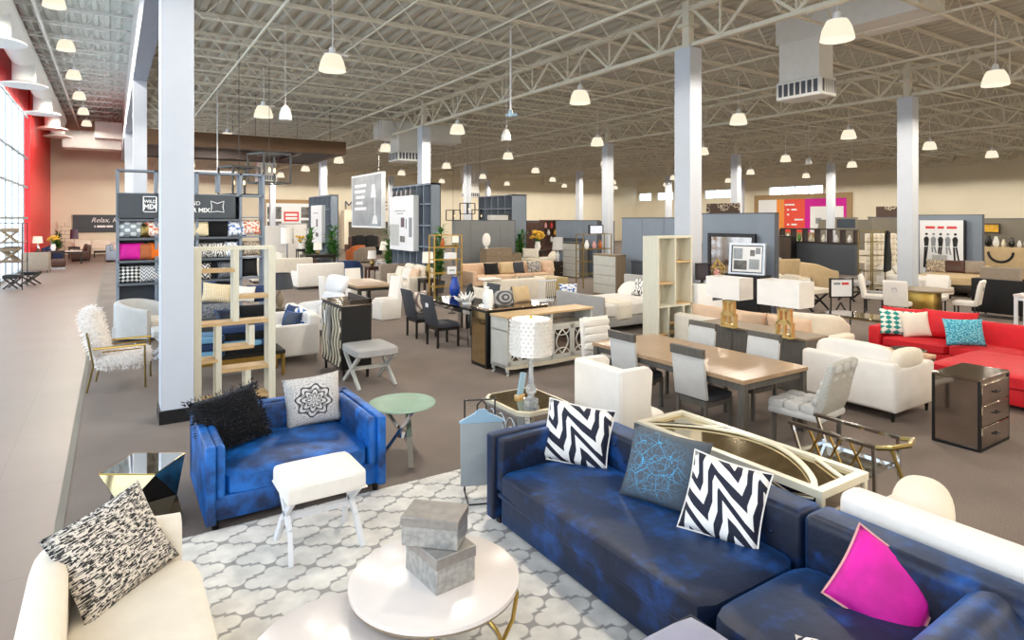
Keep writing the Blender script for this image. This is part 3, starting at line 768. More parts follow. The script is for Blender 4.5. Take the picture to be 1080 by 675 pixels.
def box_lamp(label, x, y, z, basem, shadem, sw, sd, sh_, sz, group=None, stack=True, round_=False, rz=0, base='stack'):
    t = thing('table_lamp', label, 'lamp', x, y, z, rz, group)
    m = MB()
    if base == 'stack':
        for k in range(2):
            zz = .02+k*(sz-.06)/2; q = (sz-.06)/2; a = .11-.03*k
            for s in (-1, 1): m.box(s*a-.018, s*a+.018, -.04, .04, zz, zz+q)
            m.box(-a, a, -.04, .04, zz, zz+.035).box(-a, a, -.04, .04, zz+q-.035, zz+q).box(-.015, .015, -.03, .03, zz, zz+q)
        m.box(-.13, .13, -.06, .06, 0, .02)
    elif base == 'urn': m.lathe([(.07, 0), (.075, .02), (.04, .04), (.09, sz*.35), (.085, sz*.6), (.03, sz*.85), (.015, sz)], 16)
    elif base == 'rod': m.lathe([(.09, 0), (.09, .02), (.012, .03), (.012, sz)], 14)
    elif base == 'crystal':
        m.lathe([(.085, 0), (.085, .03), (.06, .035), (.06, .055), (.075, .06), (.075, .1), (.04, .11), (.03, .14), (.055, .17), (.05, .22), (.026, .25), (.03, .3), (.022, .33), (.022, sz)], 8)
    m.build('base', basem, t, 25 if base == 'crystal' else 40)
    MB().tube([(0, 0, sz-.02), (0, 0, sz+sh_*.6)], .008, 6).build('stem', 'chrome', t)
    s = MB()
    if round_:
        s.lathe([(sw/2, sz), (sd/2, sz+sh_)], 28, cap=False).lathe([(sd/2-.008, sz+sh_), (sw/2-.008, sz)], 28, cap=False)
    else:
        a, b = sw/2, sd/2
        s.box(-a, a, -b, -b+.01, sz, sz+sh_).box(-a, a, b-.01, b, sz, sz+sh_).box(-a, -a+.01, -b+.01, b-.01, sz, sz+sh_).box(a-.01, a, -b+.01, b-.01, sz, sz+sh_)
    s.build('lamp_shade', shadem, t)
    return t
# ================================================================ foreground group
rug = MB().box(.43, 3.3, 1.2, 5.42, 0, .016, .004, 1).build('area_rug', 'trellis'); tag(rug, 'cream and grey trellis patterned rug under the blue seating', 'rug')
ZR = .016
# sectional: two pieces in line, backs on the +x side
t = thing('sectional_sofa', 'long navy blue velvet sofa in two joined pieces with tufted back', 'sofa', 0, 0, ZR)
def velvet(name, mb): return mb.build(name, 'blue_velvet', t)
velvet('base', MB().box(2.63, 3.62, 2.15, 4.22, .03, .27, .02).box(2.60, 3.3, 2.15, 4.22, .25, .285, .012))
velvet('base', MB().box(2.63, 3.62, 1.05, 2.13, .03, .27, .02))
velvet('seat_cushion', MB().cush(2.585, 3.47, 2.16, 4.21, .27, .45, 14, 7, .15))
velvet('seat_cushion', MB().cush(2.585, 3.47, 1.33, 2.14, .27, .46, 7, 7, .25))
velvet('backrest', MB().box(3.46, 3.70, 2.16, 4.4, .03, .72, .035, 3))
velvet('backrest', MB().box(3.44, 3.70, 1.02, 2.14, .03, .74, .06, 4))
velvet('arm', MB().box(2.60, 3.5, 4.29, 4.40, .03, .72, .02, 3).box(2.63, 3.5, 4.2, 4.30, .27, .705, .03, 3))
velvet('arm', MB().box(2.62, 3.66, 1.08, 1.32, .03, .6, .05, 3).tube([(2.62, 1.19, .56), (3.66, 1.19, .6)], .14, 16))
bt = MB()
for r_ in range(2):
    for k in range(9):
        yy = 2.35+.22*k+(.11 if r_ else 0)
        if yy < 4.15: bt.cush(3.445, 3.465, yy-.015, yy+.015, .52+.1*r_, .55+.1*r_, 2, 2)
for k in range(4): bt.cush(2.8+.18*k, 2.83+.18*k, 4.19, 4.205, .56, .59, 2, 2)
velvet('tufting_buttons', bt)
legs(t, [(2.68, 4.3), (2.68, 2.25), (2.68, 1.15), (3.6, 4.3), (3.6, 1.15)], .05, 'black_wood', .03, .025)
# settee
t = thing('settee', 'small royal blue velvet tuxedo settee beyond the white bench', 'sofa', 1.37, 5.98, ZR*.0, 0)
W, D = 1.5, 1.18
MB().box(-.74, .74, -.53, .55, .06, .26, .02).build('base', 'royal_velvet', t)
MB().cush(-.6, .6, -.56, .43, .25, .43, 12, 7, .2).build('seat_cushion', 'royal_velvet', t)
MB().box(-.75, .75, .47, .59, .06, .69, .02, 3).box(-.66, .66, .4, .48, .26, .675, .03, 3).build('backrest', 'royal_velvet', t)
for s in (-1, 1):
    a = MB(); x0, x1 = sorted((s*.75, s*.675)); a.box(x0, x1, -.59, .56, .06, .69, .015, 3)
    x0, x1 = sorted((s*.678, s*.6)); a.box(x0, x1, -.56, .45, .24, .68, .035, 3); a.build('arm', 'royal_velvet', t)
bt = MB()
for r_ in range(2):
    for k in range(6): bt.cush(-.5+.18*k+.09*r_-.014, -.5+.18*k+.09*r_+.014, .388, .405, .5+.09*r_, .53+.09*r_, 2, 2)
    for k in range(4):
        for s in (-1, 1): bt.cush(s*.6-.012, s*.6+.012, -.35+.2*k+.1*r_, -.32+.2*k+.1*r_, .47+.1*r_, .5+.1*r_, 2, 2)
bt.build('tufting_buttons', 'royal_velvet', t); legs(t, corners(1.5, 1.18, .08), .065, 'black_wood', .03, .024, sq=False)
MB().box(.752, .756, -.3, -.18, .25, .5).build('price_tag', 'paper', t)
pillow('black fur pillow in the left corner of the blue settee', (.98, 6.08, .42), .64, .52, 'fur_black', 20, -24, -6, .27)
pillow('grey and black medallion print pillow on the right of the blue settee', (1.72, 6.28, .42), .56, .5, 'p_medallion', -8, -14, -4, .16)
# sofa pillows
pillow('navy and white geometric pillow nearest the far arm of the long sofa', (3.20, 4.02, .45), .58, .5, 'p_chevron', -52, -20, 6, .17, piping='white_fabric')
pillow('slate grey pillow with thin blue crackle lines, middle of the long sofa', (3.24, 3.10, .45), .6, .53, 'p_crackle', -66, -24, 4, .18)
pillow('navy and white geometric pillow leaning beside the sofa seam', (3.22, 2.58, .45), .50, .50, 'p_chevron', -62, -24, 8, .17, piping='white_fabric')
pillow('hot pink velvet pillow with pale piping on the sofa', (3.2, 1.64, .44), .45, .43, 'pink_velvet', -46, -36, 34, .12, piping='flower_pink')
pillow('navy and white striped pillow cut by the bottom edge of the picture', (2.58, 1.4, .46), .42, .3, 'p_zig_navy', -60, -78, 0, .14)
# ottoman
t = thing('ottoman', 'lilac grey velvet ottoman with dark piping at the bottom of the picture', 'ottoman', 2.06, 1.72, ZR)
MB().box(-.44, .44, -.44, .44, .08, .36, .02).build('base', 'blue_velvet', t); MB().cush(-.45, .45, -.45, .45, .33, .46, 14, 6, .1).build('cushion', 'grey_velvet', t)
MB().tube([(x_*.437, y_*.437, .445) for x_, y_ in ((-1, -1), (1, -1), (1, 1), (-1, 1))], .008, 6, True).build('piping', 'charcoal_fabric', t)
legs(t, corners(.88, .88, .07), .09, 'black_wood', .025, .02)
# white bench, crossed legs
t = thing('bench', 'white upholstered bench stool with white crossed legs on the rug', 'stool', 1.335, 4.77, ZR)
MB().cush(-.3, .3, -.255, .255, .44, .58, 11, 6, .06).build('seat', 'white_fabric', t)
MB().tube([(-.29, -.245, .455), (.29, -.245, .455), (.29, .245, .455), (-.29, .245, .455)], .008, 5, True).build('welt', 'white_fabric', t)
for s in (-1, 1):
    X = s*.245
    for q in (-1, 1):
        pts = [(X+s*.02, q*.235, 0), (X, q*.12, .2), (X, -q*.05, .33), (X, -q*.2, .45)]
        m = MB()
        for a, b in zip(pts, pts[1:]): m.bar(a, b, .036, .046, .004)
        m.build('leg', 'white_paint', t)
MB().box(-.245, .245, -.02, .02, .24, .28).build('stretcher', 'white_paint', t)
# round tables
def round_table(label, x, y, r, h):
    t = thing('coffee_table', label, 'table', x, y, ZR)
    MB().lathe([(r-.012, h-.035), (r, h-.028), (r, h-.004), (r-.006, h)], 64).build('tabletop', 'white_lacquer', t)
    MB().lathe([(r-.012, h-.045), (r-.006, h-.044), (r-.006, h-.034), (r-.012, h-.033)], 64).build('rim', 'drift_wood', t)
    MB().tube([((r-.1)*math.cos(2*PI*k/40), (r-.1)*math.sin(2*PI*k/40), .012) for k in range(40)], .012, 6, True).build('base_ring', 'gold', t)
    for k in range(4):
        a = PI/4+k*PI/2+.3
        MB().tube([(f*(r)*math.cos(a), f*r*math.sin(a), z) for f, z in ((.93, h-.045), (.98, h*.7), (.93, h*.35), (1-.1/r, .012))], .013, 7).build('leg', 'gold', t)
    return t
round_table('round white top coffee table with gold legs holding two silver boxes', 1.56, 3.22, .485, .45-ZR)
round_table('lower round white top nesting table tucked beside the taller one', .99, 3.06, .47, .35-ZR)
def gift_box(label, x, y, z, w, d, h, rz):
    t = thing('storage_box', label, 'box', x, y, z, rz)
    MB().box(0, w, 0, d, 0, h*.8, .004, 1).build('body', 'silver_box', t); MB().box(-.005, w+.005, -.005, d+.005, h*.68, h, .004, 1).build('lid', 'zip_dark', t)
gift_box('larger silver storage box, lower of two on the round table', 1.478, 3.03, .45, .255, .35, .2, 5)
gift_box('smaller silver storage box set askew on top of the larger one', 1.375, 3.27, .65, .33, .22, .165, -44)
# cream armchair and pillow
barrel_chair('large cream curved-back armchair in the lower left corner', .045, 3.62, 90, 1.62, .8, 'cream_fabric', sh=.45, ah=.66, bh=.76, tk=.17, leg=.06, rr=.4)
pillow('black and cream tweed pillow on the cream armchair', (.12, 4.0, .44), .66, .52, 'p_tweed', 45, -30, -4, .18)
# faceted side table
t = thing('side_table', 'faceted gem-shaped side table with gold and black mirror facets', 'table', .22, 5.86, 0)
rings = []
for z, r_, a0 in ((0, .29, 0), (.25, .27, 45), (.5, .31, 0)): rings.append([(r_*math.cos(R(a0+12+90*k)), r_*math.sin(R(a0+12+90*k)), z) for k in range(4)])
gm_, bm_ = MB(), MB()
for k in range(4):
    a, b, m = rings[2][k], rings[2][(k+1) % 4], rings[1][k]; gm_.poly([a, b, m])
    bm_.poly([b, rings[1][(k+1) % 4], m])
    c, d = rings[0][(k+1) % 4], rings[0][k]; gm_.poly([c, d, m]); bm_.poly([m, rings[1][(k+1) % 4], c])
gm_.build('gold_facets', 'bronze_mirror', t, 0); bm_.build('black_facets', 'black_gloss', t, 0)
MB().prism([p[:2] for p in rings[2]], .5, .508).build('tabletop', 'mirror', t)
MB().tube([(p[0], p[1], .504) for p in rings[2]], .006, 5, True).build('rim', 'gold', t)
# green glass round table
x, y = 2.52, 5.97; t = thing('side_table', 'round pale green glass side table on crossed chrome legs', 'table', x, y, 0)
MB().lathe([(.33, .585), (.345, .59), (.345, .6), (.34, .605)], 48).build('tabletop', 'glass_green', t)
for k in range(3):
    a = 2*PI*k/3+.5; MB().bar((.24*math.cos(a), .24*math.sin(a), 0), (.2*math.cos(a+2.5), .2*math.sin(a+2.5), .585), .055, .03).build('leg', 'chrome', t)
MB().lathe([(.05, .25), (.05, .31)], 12).build('hub', 'chrome', t)
# swatch rack
t = thing('display_rack', 'black wire rack with a grey cloth sample on a pale blue hanger', 'rack', 2.78, 4.78, ZR, -22)
f = MB()
for s in (-1, 1): f.tube([(s*.14, -.16, .006), (s*.14, .16, .006), (s*.14, .12, .006), (s*.14, .12, .84)], .007, 6)
f.tube([(-.14, .12, .84), (-.14, .02, .86), (.14, .02, .86), (.14, .12, .84)], .007, 6).tube([(-.14, -.16, .006), (.14, -.16, .006)], .007, 6); f.build('wire_frame', 'black_satin', t)
MB().prism([(-.2, .66), (.2, .66), (.2, .68), (.06, .75), (.04, .78), (-.04, .78), (-.06, .75), (-.2, .68)], -.015, .02, 'y', .004, 1).build('hanger', 'pale_blue_plastic', t)
MB().tube([(-.04, 0, .77), (-.04, 0, .82), (0, 0, .86), (.04, 0, .82), (.04, 0, .77)], .008, 6).build('hook', 'black_satin', t)
MB().box(-.19, .19, -.008, .014, .1, .67, .006, 1).build('cloth_sample', 'grey_cloth', t)
# octagonal mirrored end table + crystal lamp + card
t = thing('end_table', 'clipped-corner mirrored end table with carved front under the crystal lamp', 'table', 3.66, 5.36, 0)
oc = [(-.31, -.29), (-.22, -.38), (.22, -.38), (.31, -.29), (.31, .29), (.22, .38), (-.22, .38), (-.31, .29)]
MB().prism(oc, .06, .56).build('mirrored_body', 'mirror', t, 20); MB().prism([(a*1.04, b*1.04) for a, b in oc], .56, .6).build('top_edge', 'champagne', t)
MB().prism([(a*.95, b*.95) for a, b in oc], .6, .604).build('mirror_top', 'bronze_mirror', t)
c = MB()
for k in range(3):
    for r_ in (.05, .1): c.tube([(-.315, -.18+.18*k+r_*math.cos(2*PI*i/14), .33+1.8*r_*math.sin(2*PI*i/14)) for i in range(14)], .007, 5, True)
c.box(-.318, -.31, -.29, .29, .06, .1).box(-.318, -.31, -.29, .29, .53, .56); c.build('carved_front', 'silver', t)
MB().prism([(a*.9, b*.9) for a, b in oc], 0, .06).build('plinth', 'black_satin', t)
t = box_lamp('table lamp with white quilted drum shade and crystal base on the mirrored table', *P(560, 431, .604), .604, 'acrylic', 'damask', .42, .40, .35, .55, round_=True, base='crystal')
d_ = MB()
for r_ in range(9):
    for k in range(26):
        a = 2*PI*(k+.5*(r_ % 2))/26; d_.cush(.207*math.cos(a)-.012, .207*math.cos(a)+.012, .207*math.sin(a)-.012, .207*math.sin(a)+.012, .565+.038*r_, .59+.038*r_, 2, 1)
d_.build('beads', 'white_lacquer', t)
MB().lathe([(.012, .9), (.02, .915), (.012, .93)], 10).build('finial', 'gold', t)
lamp_light(t.location.x, t.location.y, 1.33, 4, (1, .86, .66), .06)
x, y = P(548, 419, .604); t = thing('price_card', 'small pale blue price card on a wooden stand beside the crystal lamp', 'card', x, y, .604, 15)
MB().box(-.05, .05, -.03, .03, 0, .03).build('stand', 'light_oak', t); MB().box(-.045, .045, -.006, .006, .02, .26, 0, 1, Matrix.Rotation(R(14), 4, 'Y')).build('card', 'pale_blue_plastic', t)
# wing chairs
def wing_chair(label, x, y, rz, mat, W=.74, D=.74, h=1.0, group=None):
    t = thing('wing_chair', label, 'armchair', x, y, 0, rz, group)
    MB().box(-W/2+.01, W/2-.01, D/2-.13, D/2, .125, h, .03, 3).build('backrest', mat, t)
    for s in (-1, 1):
        m = MB(); x0, x1 = sorted((s*W/2, s*(W/2-.09)))
        m.prism([(D/2-.03, .12), (D/2-.02, h), (D/2-.40, h-.005), (D/2-.46, h-.06), (D/2-.43, .62), (D/2-.45, .5), (D/2-.45, .12)], x0, x1, 'x', .02, 2); m.build('wing', mat, t)
    MB().box(-W/2+.05, W/2-.05, -D/2+.04, D/2-.08, .12, .34).build('base', mat, t); MB().cush(-W/2+.08, W/2-.08, -D/2, D/2-.12, .32, .48, 8, 5, .15).build('seat_cushion', mat, t)
    legs(t, corners(W, D, .07), .13, 'black_wood', .025, .018); return t
wing_chair('white wingback chair seen from behind, between the mirrored table and console', 4.55, 4.86, 90, 'white_fabric')
# console with lattice mirror top
t = thing('console_table', 'champagne console table with lattice over a mirrored top behind the blue sofa', 'console', 4.03, 3.01, 0)
w, l = .28, .82
f = MB(); z = .78
f.box(-w, w, -l, -l+.06, z-.05, z).box(-w, w, l-.06, l, z-.05, z).box(-w, -w+.055, -l+.06, l-.06, z-.05, z).box(w-.055, w, -l+.06, l-.06, z-.05, z)
def arc(pts, wd=.035):
    for a, b in zip(pts, pts[1:]): f.bar((a[0], a[1], z-.008), (b[0], b[1], z-.008), wd, .014)
for s in (-1, 1):
    arc([(-w+.05+(2*w-.09)*math.sin(PI/2*k/12)**.8, s*(l-.08)*(1-k/12)) for k in range(0, 13)], .04); arc([(-w+.06, s*(l-.06)), (w-.05, s*(l-.5))], .03) if s > 0 else arc([(.06, -l+.06), (w-.05, -l+.34)], .03)
f.build('top_frame', 'champagne', t); MB().box(-w+.04, w-.04, -l+.04, l-.04, z-.04, z-.022).build('mirror_top', 'bronze_mirror', t)
f = MB()
for sx in (-1, 1):
    for sy in (-1, 0, 1): f.box(sx*(w-.025)-.02, sx*(w-.025)+.02, sy*(l-.025)-.02, sy*(l-.025)+.02, 0, z-.05)
f.box(-w+.01, w-.01, -l+.01, l-.01, .0, .06).box(-w+.01, w-.01, -l+.01, l-.01, .58, .62).build('frame', 'champagne', t)
MB().box(-w+.02, w-.02, -l+.02, l-.02, .06, .58).box(-w+.02, w-.02, -l+.02, l-.02, .62, z-.05).build('mirrored_panels', 'smoked_mirror', t)
f = MB()
for k in range(4):
    y0 = -l+.06+k*(2*l-.12)/4; y1 = y0+(2*l-.12)/4
    f.bar((-w-.0, y0, .62), (-w, y1, .72), .02, .01).bar((-w, y1, .62), (-w, y0, .72), .02, .01)
for s in (-1, 1): f.box(-w+.06, w-.06, s*l-.006, s*l+.006, .1, .13).box(-w+.06, w-.06, s*l-.006, s*l+.006, .52, .55).box(-.015, .015, s*l-.006, s*l+.006, .1, .55)
f.build('fretwork', 'champagne', t)
# white sofa backed up to the blue one, with its bolster
sofa('white sofa standing back to back with the near end of the blue sofa', 4.22, 1.05, 90, 2.1, .98, 'white_fabric', bh=.84, ah=.66, aw=.2, bt=.2, n=2, bc=False, roll=False)
o = MB().cush(-.26, .26, -.17, .17, 0, .42, 2.5, 8).build('bolster', 'cream_fabric'); o.location = (4.26, 1.84, .44); o.rotation_euler.z = R(20); tag(o, 'cream rounded back cushion poking above the white sofa', 'pillow')
# bar cart
t = thing('bar_cart', 'chrome and gold serving cart with mirrored shelves behind the tufted chair', 'cart', 5.1, 2.8, 0)
f = MB(); a, b = .19, .36
for s_ in (-1, 1):
    f.box(s_*a-.02, s_*a+.02, -b, b, .735, .76).box(s_*a-.012, s_*a+.012, -b+.04, b-.04, .5, .53)
    f.bar((s_*a, b-.02, .74), (s_*a, b-.1, .52), .022).bar((s_*a, -b+.02, .74), (s_*a, -b, .06), .024).bar((s_*a, b-.1, .52), (s_*a, b-.04, .06), .022)
for s_ in (-1, 1): f.box(-a, a, s_*(b-.06)-.012, s_*(b-.06)+.012, .5, .53).box(-a, a, s_*(b-.05)-.01, s_*(b-.05)+.01, .1, .13)
f.build('frame', 'chrome', t)
MB().tube([(-a, -b, .745), (-a+.02, -b-.1, .77), (0, -b-.15, .775), (a-.02, -b-.1, .77), (a, -b, .745)], .02, 7).tube([(-a+.03, -b-.09, .77), (-a+.05, -b-.26, .3), (-a+.06, -b-.3, .06)], .015, 6).build('handle', 'old_gold', t)
MB().box(-a, a, -b+.04, b-.06, .505, .515).build('shelf', 'mirror', t); MB().box(-a, a, -b+.02, b-.05, .11, .122).build('shelf', 'glass_green', t)
for k in range(3): MB().bar((-a, -b+.1+.17*k, .53), (-a, -b+.2+.17*k, .735), .014).bar((-a, -b+.2+.17*k, .53), (-a, -b+.1+.17*k, .735), .014).build('lattice_bar', 'gold', t)
for sx in (-1, 1):
    for sy in (-1, 1): MB().tube([(sx*a, sy*(b-.03)-.02, .035), (sx*a, sy*(b-.03)+.02, .035)], .035, 12).build('wheel', 'black_satin', t)
# dining set
slab_table('long grey-brown dining table with six chairs around it', 6.3, 5.45, 90, 2.5, 1.2, .76, 'oak_top', 'grey_wood', .05, .05)
first = None; g_ = 'grey upholstered chairs at the long dining table'
for xx, yy, rz, lab in ((5.93, 4.92, 90, 'grey dining chair nearest the camera at the long table, seen from behind'), (5.93, 6.02, 90, 'grey dining chair beside the far end of the long table, seen from behind'),
                        (6.88, 4.98, -90, 'grey dining chair across the long table, closer to the tufted chair'), (6.88, 5.98, -90, 'grey dining chair across the long table, in front of the white sofa')):
    if first is None: first = dining_chair(lab, xx, yy, rz, 'charcoal_fabric', 'pale_grey_fabric', 'grey_wood', rail='grey_wood', group=g_)
    else: dup(first, xx, yy, rz=rz, label=lab, group=g_)
dining_chair('pale channel-tufted host chair at the far head of the long table', 6.2, 6.95, 0, 'grey_fabric', 'white_fabric', 'grey_wood', w=.55, rail=None, style='channel')
# tufted linen chair at the near head
t = thing('dining_chair', 'grey linen tufted host chair with curved back at the near head of the table', 'chair', 6.5, 3.98, 0, 186)
W = .6; pr = [(.20, .42), (.28, .40), (.34, .55), (.38, .75), (.44, .98), (.36, 1.0), (.29, .76), (.24, .56)]
MB().prism(pr, -W/2, W/2, 'x', .03, 3).build('backrest', 'linen_tweed', t)
c = MB()
for k in range(5):
    z0 = .5+.095*k; yy = .20+.09*(k/5)+.02*k
    for q in range(3): c.cush(-W/2+.02+q*.187, -W/2+.2+q*.187, yy-.02, yy+.09, z0, z0+.1, 3.5, 3)
c.build('tufting', 'pale_grey_fabric', t)
c = MB().box(-W/2, W/2, -.3, .3, .34, .42, .03)
for q in range(3):
    for k in range(3): c.cush(-W/2+.01+q*.195, -W/2+.2+q*.195, -.31+k*.18, -.12+k*.18, .38, .50, 4, 3)
c.build('seat', 'pale_grey_fabric', t); legs(t, corners(.56, .6, .05), .36, 'grey_wood', .028, .018)
# smoky mirrored nightstand
cabinet('smoky mirrored three-drawer nightstand with dark edges in front of the red sofa', 8.17, 3.03, 0, .76, .44, .78, 'smoked_mirror', 'smoked_mirror', 3, 1, 'black_satin', name='nightstand', cat='nightstand')
f = MB()
for sx in (-1, 1):
    for sy in (-1, 1): f.box(sx*.38-.012, sx*.38+.012, sy*.22-.012, sy*.22+.012, 0, .76)
f.box(-.38, .38, -.235, -.2, 0, .03).box(-.395, -.37, -.22, .22, 0, .03)
ns = [o for o in C.objects if o.name.startswith('nightstand')][-1]; f.build('edge_frame', 'black_satin', ns)
# white loveseat by the sideboard
t = sofa('white loveseat seen from behind between the grey sideboard and mirrored nightstand', 8.5, 4.36, 90, 1.24, 1.02, 'white_fabric', bh=.72, ah=.66, aw=.14, bt=.16, n=1, bc=False, leg=.12)
MB().cush(-.5, .5, .18, .4, .5, .9, 3.5, 5).build('back_cushion', 'white_fabric', t)
MB().cush(-.62, -.42, -.3, .36, .6, .86, 3, 5).build("bolster", 'cream_fabric', t)
# sideboard + box lamps
t = cabinet('grey wood sideboard with a long top carrying two white lamps', 8.5, 5.97, -90, 1.85, .54, .8, 'grey_wood', 'grey_wood', 2, 3, None, name='sideboard', cat='sideboard', topm='drift_wood')
MB().box(-.925+.02, .9, .27, .285, .1, .72).build('back_panel', 'grey_wood', t)
MB().box(-.15, .15, .283, .293, .5, .62).build('silver_plate', 'silver', t)
sz = .5
box_lamp('gold-framed lamp with white box shade at the far end of the sideboard', *P(769, 345, .8), .8, 'gold_leaf', 'white_fabric', .62, .34, .33, .46, rz=-90, base='stack')
box_lamp('gold-framed lamp with white box shade at the near end of the sideboard', *P(828, 356, .8), .8, 'gold_leaf', 'white_fabric', .66, .36, .36, .46, rz=-90, base='stack')
# red sectional
t = sofa('bright red sofa with a chaise and colourful pillows', 11.9, 4.05, -90, 3.5, 1.05, 'red_fabric', bh=.78, ah=.6, aw=.2, n=3, leg=.06, bc=False)
MB().box(-.1, 1.7, -2.05, -.5, .06, .3, .03).build('chaise_base', 'red_fabric', t); MB().cush(-.12, 1.72, -2.1, -.48, .28, .46, 12, 6, .1).build('chaise_cushion', 'red_fabric', t)
pillow('big red back pillow between the cream and aqua pillows', (11.95, 4.75, .45), .8, .5, 'red_fabric', -78, -18, 0, .26)
pillow('red back pillow behind the teal printed pillow', (11.95, 5.45, .45), .75, .46, 'red_fabric', -78, -14, 0, .24)
pillow('teal and cream ikat print pillow on the red sofa', (11.6, 5.4, .45), .58, .46, 'p_ikat', -42, -20, 6, .16)
pillow('plain cream pillow tucked behind the teal printed pillow on the red sofa', (11.72, 5.12, .45), .46, .44, 'cream_fabric', -50, -18, -6, .15)
pillow('aqua blue knitted pillow on the red sofa', (11.5, 4.32, .46), .62, .44, 'p_aqua', -38, -16, 0, .18)
t = slab_table('pale pink topped low table in front of the red sofa', 10.2, 4.78, 0, .8, .8, .42, 'peach_fabric', 'drift_wood', .05, .04, name='coffee_table', apron=.05)
x, y = 10.25, 4.62; o = MB().lathe([(.06, 0), (.17, .03), (.24, .08), (.235, .085), (.16, .04), (.05, .012)], 24).build('glass_bowl', 'mirror'); o.location = (x, y, .42); tag(o, 'shallow silver glass bowl on the low pink table', 'bowl')
# ================================================================ more kinds
def dash(t, rows, w, x0, z0, dz, hh, mat, y=-.012, name='printed_lines'):
    """blocks of small print too fine to read: a row is a list of (start, length) in 0..1"""
    m = MB()
    for i, r_ in enumerate(rows):
        for a, l in r_: m.box(x0+a*w, x0+(a+l)*w, y-.003, y, z0-i*dz-hh/2, z0-i*dz+hh/2)
    m.build(name, mat, t, 0)
def panel(name, label, cat, x, y, z, w, h, th, rz, face='paper', frame=None, fw=.06, group=None):
    """upright board, face to local -y; z = lower edge"""
    t = thing(name, label, cat, x, y, z, rz, group)
    MB().box(-w/2, w/2, -.008, th, 0, h).build('panel', face, t)
    if frame:
        f = MB(); f.box(-w/2-fw, w/2+fw, -.03, th, h, h+fw).box(-w/2-fw, w/2+fw, -.03, th, -fw, 0).box(-w/2-fw, -w/2, -.03, th, 0, h).box(w/2, w/2+fw, -.03, th, 0, h).build('frame', frame, t)
    return t
def plant(label, x, y, h, z=0, n=95, group=None, pot=.22, spread=.38):
    t = thing('potted_plant', label, 'plant', x, y, z, group=group)
    MB().lathe([(pot*.72, 0), (pot, .38), (pot*1.04, .4), (pot*.9, .4), (pot*.88, .36)], 20).build('pot', 'pot_grey', t)
    st = MB(); tops = []
    for k in range(4):
        a = 2*PI*k/4+.4; q = h*(.55+.13*k); tx, ty = .1*math.cos(a), .1*math.sin(a)
        st.tube([(tx*.4, ty*.4, .36), (tx, ty, q*.7), (tx*1.3, ty*1.3, q)], .018, 6); tops.append((tx, ty, q))
    st.build('stems', 'walnut', t)
    for mat in ('leaf', 'leaf_light'):
        m = MB()
        for i in range(n):
            tx, ty, q = rnd.choice(tops); z0 = rnd.uniform(.55, q); a = rnd.uniform(0, 2*PI); el = rnd.uniform(.25, 1.2); L = rnd.uniform(.35, .6)*spread/.38; w = .06
            d = Vector((math.cos(a)*math.cos(el), math.sin(a)*math.cos(el), math.sin(el))); s = Vector((-math.sin(a), math.cos(a), 0)); p = Vector((tx, ty, z0))
            c1 = p+d*L*.45+Vector((0, 0, .02)); c2 = p+d*L+Vector((math.cos(a)*.06, math.sin(a)*.06, -.12*L/.5))
            v = [m.bm.verts.new(q_) for q_ in (p, c1+s*w, c2, c1-s*w, c1+Vector((0, 0, -.015)))]
            for f in ((0, 1, 4), (1, 2, 4), (2, 3, 4), (3, 0, 4)): m.bm.faces.new([v[j] for j in f])
        m.build('foliage', mat, t, 0)
    return t
def etagere(label, x, y, rz, W, D, h, mat, shelves, shelfm='clear_glass', group=None):
    t = thing('etagere', label, 'shelf', x, y, 0, rz, group)
    f = MB(); r_ = .016
    for sx in (-1, 1):
        for sy in (-1, 1): f.bar((sx*W/2, sy*D/2, 0), (sx*W/2, sy*D/2, h), .03)
        for z in shelves+[h]: f.bar((sx*W/2, -D/2, z), (sx*W/2, D/2, z), .022)
    for z in shelves+[h]:
        for sy in (-1, 1): f.bar((-W/2, sy*D/2, z), (W/2, sy*D/2, z), .022)
    f.build('frame', mat, t)
    for z in shelves: MB().box(-W/2, W/2, -D/2, D/2, z, z+.012).build('shelf', shelfm, t)
    return t
def bed(label, x, y, rz, W, L, framem, hb=1.2, fb=.5, spread='white_fabric', throw=None, group=None):
    """head at local +y"""
    t = thing('bed', label, 'bed', x, y, 0, rz, group)
    MB().box(-W/2-.04, W/2+.04, L/2, L/2+.1, 0, hb, .03, 2).build('headboard', framem, t)
    if fb: MB().box(-W/2-.04, W/2+.04, -L/2-.08, -L/2, 0, fb, .03, 2).build('footboard', framem, t)
    MB().box(-W/2, W/2, -L/2, L/2, .14, .36, .02).build('base', framem, t)
    MB().cush(-W/2-.02, W/2+.02, -L/2+.01, L/2-.02, .34, .64, 9, 6, .1).build('bedding', spread, t)
    if throw: MB().cush(-W/2-.05, W/2+.05, -L/2+.3, -L/2+.85, .25, .675, 10, 5).build('throw', throw, t)
    for s in (-1, 1):
        m = Matrix.Translation((s*W/4, L/2-.2, .76)) @ Matrix.Rotation(R(40), 4, 'X'); MB().cush(-W/4+.05, W/4-.05, -.25, .25, -.09, .09, 2.6, 5, 0, m).build('pillow', spread, t)
    legs(t, corners(W, L, .08), .15, 'black_wood', .03)
    return t
